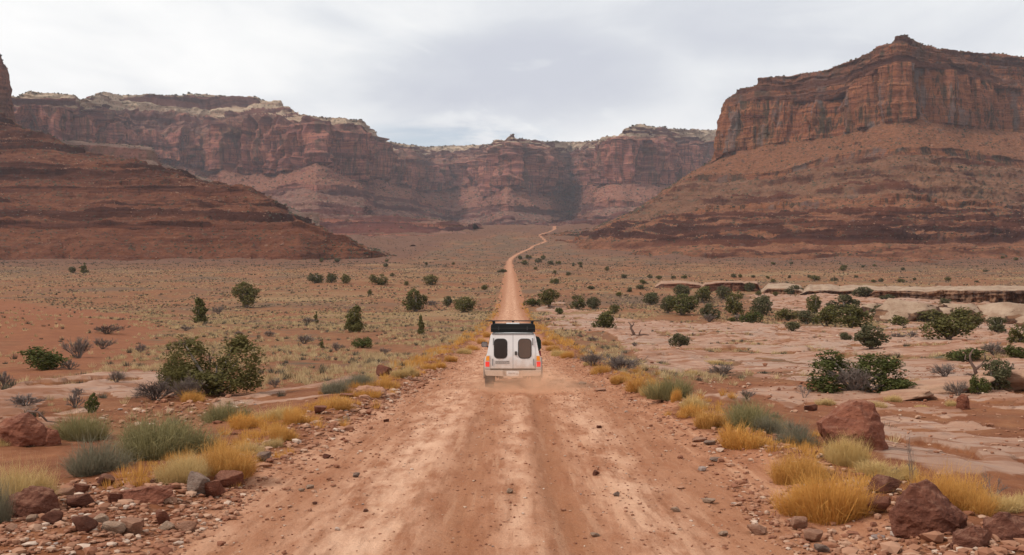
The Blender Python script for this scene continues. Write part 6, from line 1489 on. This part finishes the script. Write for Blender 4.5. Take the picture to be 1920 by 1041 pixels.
def tufts(name, rs, bands, mat, lean, keepfn, wide=1.0, size=(0.35, 0.75), hfac=(0.45, 0.75)):
    VV, FF, TT = [], [], []; base = 0
    for n, y0, y1, nb, bw, sc_ in bands:
        X, Y = scatter_pts(rs, n, y0, y1)
        k = rs.uniform(0, 1, n) < keepfn(X, Y); X, Y = X[k], Y[k]; n = len(X)
        Z = Hfine(X[None], Y[None])[0]
        w = rs.uniform(*size, n) * sc_; h = w * rs.uniform(*hfac, n); tn = np.clip(rs.normal(0.5, 0.22, n), 0, 1)
        az = rs.uniform(0, 2 * np.pi, (n, nb)); u = np.sqrt(rs.uniform(0, 1, (n, nb)))
        r = u * 0.5 * w[:, None] * wide
        bx = X[:, None] + 0.45 * r * np.cos(az); by = Y[:, None] + 0.45 * r * np.sin(az)
        tx = X[:, None] + r * np.cos(az) * lean; ty = Y[:, None] + r * np.sin(az) * lean; tz = Z[:, None] + h[:, None] * (1 - 0.55 * u ** 2) * rs.uniform(0.7, 1.1, (n, nb))
        a2 = rs.uniform(0, 2 * np.pi, (n, nb)); ox = bw * np.cos(a2); oy = bw * np.sin(a2)
        zb = np.repeat(Z[:, None], nb, 1) - 0.02
        V = np.stack([np.stack([bx - ox, by - oy, zb], -1), np.stack([bx + ox, by + oy, zb], -1), np.stack([tx, ty, tz], -1)], 2).reshape(-1, 3)
        VV.append(V); m_ = n * nb; FF.append(np.arange(m_ * 3) + base); base += m_ * 3
        TT.append(np.repeat(np.clip(tn[:, None] + rs.normal(0, 0.15, (n, nb)), 0, 1).reshape(-1), 3))
    return link(name, raw_mesh(name, np.concatenate(VV), np.concatenate(FF), 3, {'tint': np.concatenate(TT)}, smooth=False), mat, kind='stuff')

def cover_density(X, Y):
    off = np.abs(X - road_x(Y)) - road_hw(Y)
    g = sstep(off, 0.2, 1.4) * (1 - rock_mask(X[None], Y[None])[0]) * (1 - 0.80 * sand_mask(X[None], Y[None])[0])
    patch = sstep(fbm(X / 9.0, Y / 16.0 + 7, None, 4), -0.35, 0.45)
    return g * patch
rs = np.random.RandomState(21)
tufts('dry_grass', rs, [(900, 16, 34, 40, 0.008, 0.6), (15000, 34, 90, 24, 0.015, 0.8), (42000, 90, 220, 13, 0.032, 1.0), (34000, 220, 620, 8, 0.075, 1.4)], M_TUFT, 1.1, lambda X, Y: cover_density(X, Y) * np.where(X < 0, 1.0, 0.7) * sstep(Y, 14, 40))
tufts('low_scrub', rs, [(300, 18, 40, 60, 0.010, 0.7), (4600, 40, 120, 34, 0.022, 0.8), (18000, 120, 300, 15, 0.055, 1.1), (26000, 300, 800, 9, 0.15, 1.75), (22000, 700, 1750, 7, 0.36, 3.2)], leaf_material('scrub_twigs', (0.050, 0.043, 0.030), (0.150, 0.130, 0.095), transl=0.1), 1.0, lambda X, Y: np.maximum(cover_density(X, Y), 0.45 * (Y > 600) * sstep(np.abs(X - road_x(Y)) - road_hw(Y), 0.5, 3.0)) * 0.85, size=(0.4, 0.9), hfac=(0.35, 0.6))
def verge_density(X, Y):
    off = np.abs(X - road_x(Y)) - road_hw(Y)
    return np.exp(-((off - 1.0) / 0.7) ** 2) * (0.55 + 0.45 * np.tanh(3 * fbm(X / 3, Y / 6, None, 2)))
def verge_pts(n, y0, y1):
    pass
_o_scatter = scatter_pts
def scatter_pts(rs, n, y0, y1, power=0.0):
    Y = y0 * (y1 / y0) ** rs.uniform(0, 1, n); s = np.where(rs.uniform(0, 1, n) < 0.5, -1, 1)
    return road_x(Y) + s * (road_hw(Y) + rs.uniform(-0.2, 2.6, n)), Y
tufts('verge_grass', rs, [(1000, 12, 36, 55, 0.006, 0.45), (500, 36, 70, 40, 0.012, 0.7), (1500, 70, 260, 18, 0.03, 0.95)], M_GOLD, 1.1, verge_density, size=(0.4, 0.9), hfac=(0.5, 0.8))
scatter_pts = _o_scatter

def gravel(name, rs, X, Y, size, mat):
    base = rock_arrays(np.random.RandomState(3), 1, cuts=8)[0:2]
    bases = [rock_arrays(np.random.RandomState(40 + i), 1, cuts=7) for i in range(6)]
    n = len(X); Z = Hfine(X[None], Y[None])[0]
    VV, FF, TT = [], [], []; off = 0
    which = rs.randint(0, 6, n)
    for i, (bv, bf) in enumerate(bases):
        s = np.nonzero(which == i)[0]; m_ = len(s)
        a = rs.uniform(0, 6.28, m_); sc_ = size[s][:, None] * np.stack([rs.uniform(.8, 1.5, m_), rs.uniform(.6, 1.1, m_), rs.uniform(.3, .8, m_)], 1)
        v = bv[None] * sc_[:, None]
        x = v[..., 0] * np.cos(a)[:, None] - v[..., 1] * np.sin(a)[:, None]; y = v[..., 0] * np.sin(a)[:, None] + v[..., 1] * np.cos(a)[:, None]
        V = np.stack([x + X[s][:, None], y + Y[s][:, None], v[..., 2] - 0.15 * sc_[:, 2:3] + Z[s][:, None]], -1)
        nv = bv.shape[0]; FF.append((bf[None] + (np.arange(m_) * nv)[:, None, None] + off).reshape(-1)); off += nv * m_
        VV.append(V.reshape(-1, 3)); TT.append(np.repeat(rs.uniform(0, 1, m_), nv))
    return link(name, raw_mesh(name, np.concatenate(VV), np.concatenate(FF), 3, {'tint': np.concatenate(TT)}, smooth=False), mat, kind='stuff')

def gravel_material():
    m, t, out = new_mat('mixed_gravel')
    ti = t.attr('tint'); pos = t.n('ShaderNodeNewGeometry').outputs['Position']
    c = t.ramp(ti, [(0.0, (0.19, 0.075, 0.045)), (0.18, (0.25, 0.105, 0.06)), (0.45, (0.30, 0.140, 0.082)), (0.72, (0.36, 0.185, 0.115)), (0.9, (0.45, 0.28, 0.19)), (0.985, (0.56, 0.43, 0.34)), (1.0, (0.20, 0.16, 0.15))])
    c = t.mix(t.m('MULTIPLY', t.noise(pos, 20, 4), 0.4), c, (0.24, 0.11, 0.07))
    b = t.n('ShaderNodeBsdfPrincipled', {'Base Color': c, 'Roughness': 0.95, 'Specular IOR Level': 0.1}); t.link(b.outputs[0], out.inputs[0]); return m
M_GRAVEL = gravel_material()
Xs, Ys_, Ss = [], [], []
def add_gravel(X, Y, S, keep):
    k = rs.uniform(0, 1, len(X)) < keep; Xs.append(X[k]); Ys_.append(Y[k]); Ss.append(S[k])
# loose stones on the road surface
n = 9000; Y = 8.5 * (70 / 8.5) ** rs.uniform(0, 1, n); X = road_x(Y) + rs.uniform(-1, 1, n) * road_hw(Y)
lat = X - road_x(Y); wear = 1 - 0.75 * np.maximum(np.exp(-((lat + 1.3) / 0.6) ** 2), np.exp(-((lat - 0.3) / 0.5) ** 2))
add_gravel(X, Y, 0.012 + 0.070 * rs.beta(1, 9, n) + 0.0005 * Y, wear * 0.75)
# shoulders
n = 5200; Y = 8.5 * (75 / 8.5) ** rs.uniform(0, 1, n); s = np.where(rs.uniform(0, 1, n) < 0.5, -1, 1); o_ = rs.normal(0.35, 0.55, n)
X = road_x(Y) + s * (road_hw(Y) + o_); add_gravel(X, Y, 0.03 + 0.19 * rs.beta(1, 6, n), np.full(n, 0.9))
# rubble heap on the near bank, behind and beside the shoulder
def poly_scatter(pts, n, smin, smax, b=5):
    P = poly_px(pts); lo, hi = P.min(0), P.max(0); X = rs.uniform(lo[0], hi[0], n); Y = rs.uniform(lo[1], hi[1], n)
    add_gravel(X, Y, smin + (smax - smin) * rs.beta(1, b, n), poly_mask(X, Y, P, 0.25))
poly_scatter([(-30, 960), (120, 920), (250, 950), (330, 935), (470, 910), (480, 940), (420, 980), (330, 1010), (280, 1060), (-60, 1060)], 3300, 0.02, 0.17, 6)
poly_scatter([(110, 905), (260, 905), (340, 905), (330, 945), (200, 940), (90, 945)], 800, 0.02, 0.20, 5)
poly_scatter([(470, 880), (560, 820), (660, 770), (760, 715), (830, 690), (800, 720), (650, 800), (560, 850)], 1400, 0.03, 0.30, 5)
poly_scatter([(1380, 900), (1440, 960), (1500, 1000), (1640, 1000), (1700, 1060), (1500, 1060), (1420, 990)], 1100, 0.025, 0.16, 5)
poly_scatter([(1660, 980), (1800, 1000), (1940, 1000), (1940, 1060), (1680, 1060)], 500, 0.03, 0.22, 4)
poly_scatter([(-40, 780), (130, 790), (320, 740), (480, 750), (420, 800), (200, 800), (60, 830), (-40, 830)], 1300, 0.04, 0.30, 5)
poly_scatter([(1240, 700), (1500, 690), (1960, 690), (1960, 860), (1700, 860), (1500, 780)], 2400, 0.03, 0.30, 7)
poly_scatter([(1060, 600), (1240, 600), (1480, 612), (1940, 600), (1940, 700), (1250, 700)], 1500, 0.06, 0.55, 6)
X, Y = np.concatenate(Xs), np.concatenate(Ys_); gravel('gravel', rs, X, Y, np.concatenate(Ss), M_GRAVEL)

# ------------------------------------------------------------------ rubble and scrub on the canyon slopes
def slope_cover():
    RX, RS, SX, SS = [], [], [], []
    for G, cl, rim in SLOPES:
        P_ = G.reshape(-1, 3); c = cl.reshape(-1); vis = (np.abs(P_[:, 0]) / P_[:, 1] < 0.62) & (P_[:, 1] > 300)
        idx = np.nonzero(vis & (c < 0.5))[0]; 
        if len(idx) < 50: continue
        clump = fbm(P_[idx, 0] / 45, P_[idx, 1] / 45, P_[idx, 2] / 45, 3)
        k = idx[rs.uniform(0, 1, len(idx)) < 0.022 * np.clip(0.4 + 1.8 * clump, 0.03, 2)]; RX.append(P_[k]); RS.append((0.0008 + 0.0036 * rs.beta(1, 9, len(k))) * P_[k, 1])
        k = idx[rs.uniform(0, 1, len(idx)) < 0.026 * np.clip(0.6 - 1.4 * clump, 0.05, 2)]; SX.append(P_[k]); SS.append((0.0009 + 0.0016 * rs.beta(1, 3, len(k))) * P_[k, 1])
        q = rim.reshape(-1, 3); q = q[(np.abs(q[:, 0]) / q[:, 1] < 0.62) & (rs.uniform(0, 1, len(q)) < 0.10)]; SX.append(q); SS.append((0.0010 + 0.0020 * rs.beta(1, 3, len(q))) * q[:, 1])
    for nm, X, S, mat in (('slope_rubble', RX, RS, M_GRAVEL2), ('slope_scrub', SX, SS, M_SCRUB)):
        X = np.concatenate(X); S = np.concatenate(S); n = len(X)
        VV, FF, TT = [], [], []; off = 0; which = rs.randint(0, 5, n)
        for i in range(5):
            bv, bf = rock_arrays(np.random.RandomState(70 + i), 1, cuts=7); s = np.nonzero(which == i)[0]; m_ = len(s)
            sc_ = S[s][:, None] * np.stack([rs.uniform(.8, 1.4, m_), rs.uniform(.8, 1.2, m_), rs.uniform(.5, .95, m_)], 1)
            V = bv[None] * sc_[:, None] + X[s][:, None]; V[..., 2] -= 0.25 * sc_[:, 2:3]
            nv = len(bv); FF.append((bf[None] + (np.arange(m_) * nv)[:, None, None] + off).reshape(-1)); off += nv * m_
            VV.append(V.reshape(-1, 3)); TT.append(np.repeat(rs.uniform(0, 1, m_), nv))
        print(nm, n)
        link(nm, raw_mesh(nm, np.concatenate(VV), np.concatenate(FF), 3, {'tint': np.concatenate(TT)}, smooth=False), mat, kind='stuff')
M_GRAVEL2 = leaf_material('slope_stones', (0.13, 0.055, 0.036), (0.36, 0.20, 0.13), transl=0)
M_SCRUB = leaf_material('slope_bushes', (0.045, 0.045, 0.026), (0.115, 0.10, 0.065), transl=0)
slope_cover()
# ------------------------------------------------------------------ dust thrown up behind the van
def dust_cloud():
    bm = bmesh.new(); bmesh.ops.create_icosphere(bm, subdivisions=4, radius=1.0)
    m, t, out = new_mat('road_dust')
    p = t.n('ShaderNodeTexCoord').outputs['Object']
    r = t.n('ShaderNodeVectorMath', {0: p}, operation='LENGTH').outputs['Value']
    n = t.noise(p, 2.2, 5, 0.6, 0.4)
    f = t.smooth(r, 1.0, 0.15)
    dn = t.m('MULTIPLY', t.m('MULTIPLY', f, f), t.m('MULTIPLY', t.smooth(n, 0.34, 0.66), 1.9))
    v = t.n('ShaderNodeVolumePrincipled', {'Color': (0.93, 0.62, 0.42, 1), 'Density': dn, 'Anisotropy': 0.15})
    t.link(v.outputs[0], out.inputs[1])
    o = bm_obj('dust_cloud', bm, m, None, smooth=True)
    o.location = (0.45, 28.6, float(Hbase(0.4, 28.6)) + 0.05); o.scale = (2.6, 2.2, 1.0)
    o['kind'] = 'stuff'
dust_cloud()

# ------------------------------------------------------------------ the air of the valley
def haze():
    bm = bmesh.new(); box(bm, -7500, 7500, -70, 7600, -45, 760)
    m, t, out = new_mat('valley_haze')
    v = t.n('ShaderNodeVolumePrincipled', {'Color': (0.90, 0.90, 1.0, 1), 'Density': 0.000042, 'Anisotropy': 0.0})
    t.link(v.outputs[0], out.inputs[1])
    m.cycles.homogeneous_volume = True
    o = bm_obj('haze', bm, m); o['kind'] = 'stuff'
haze()
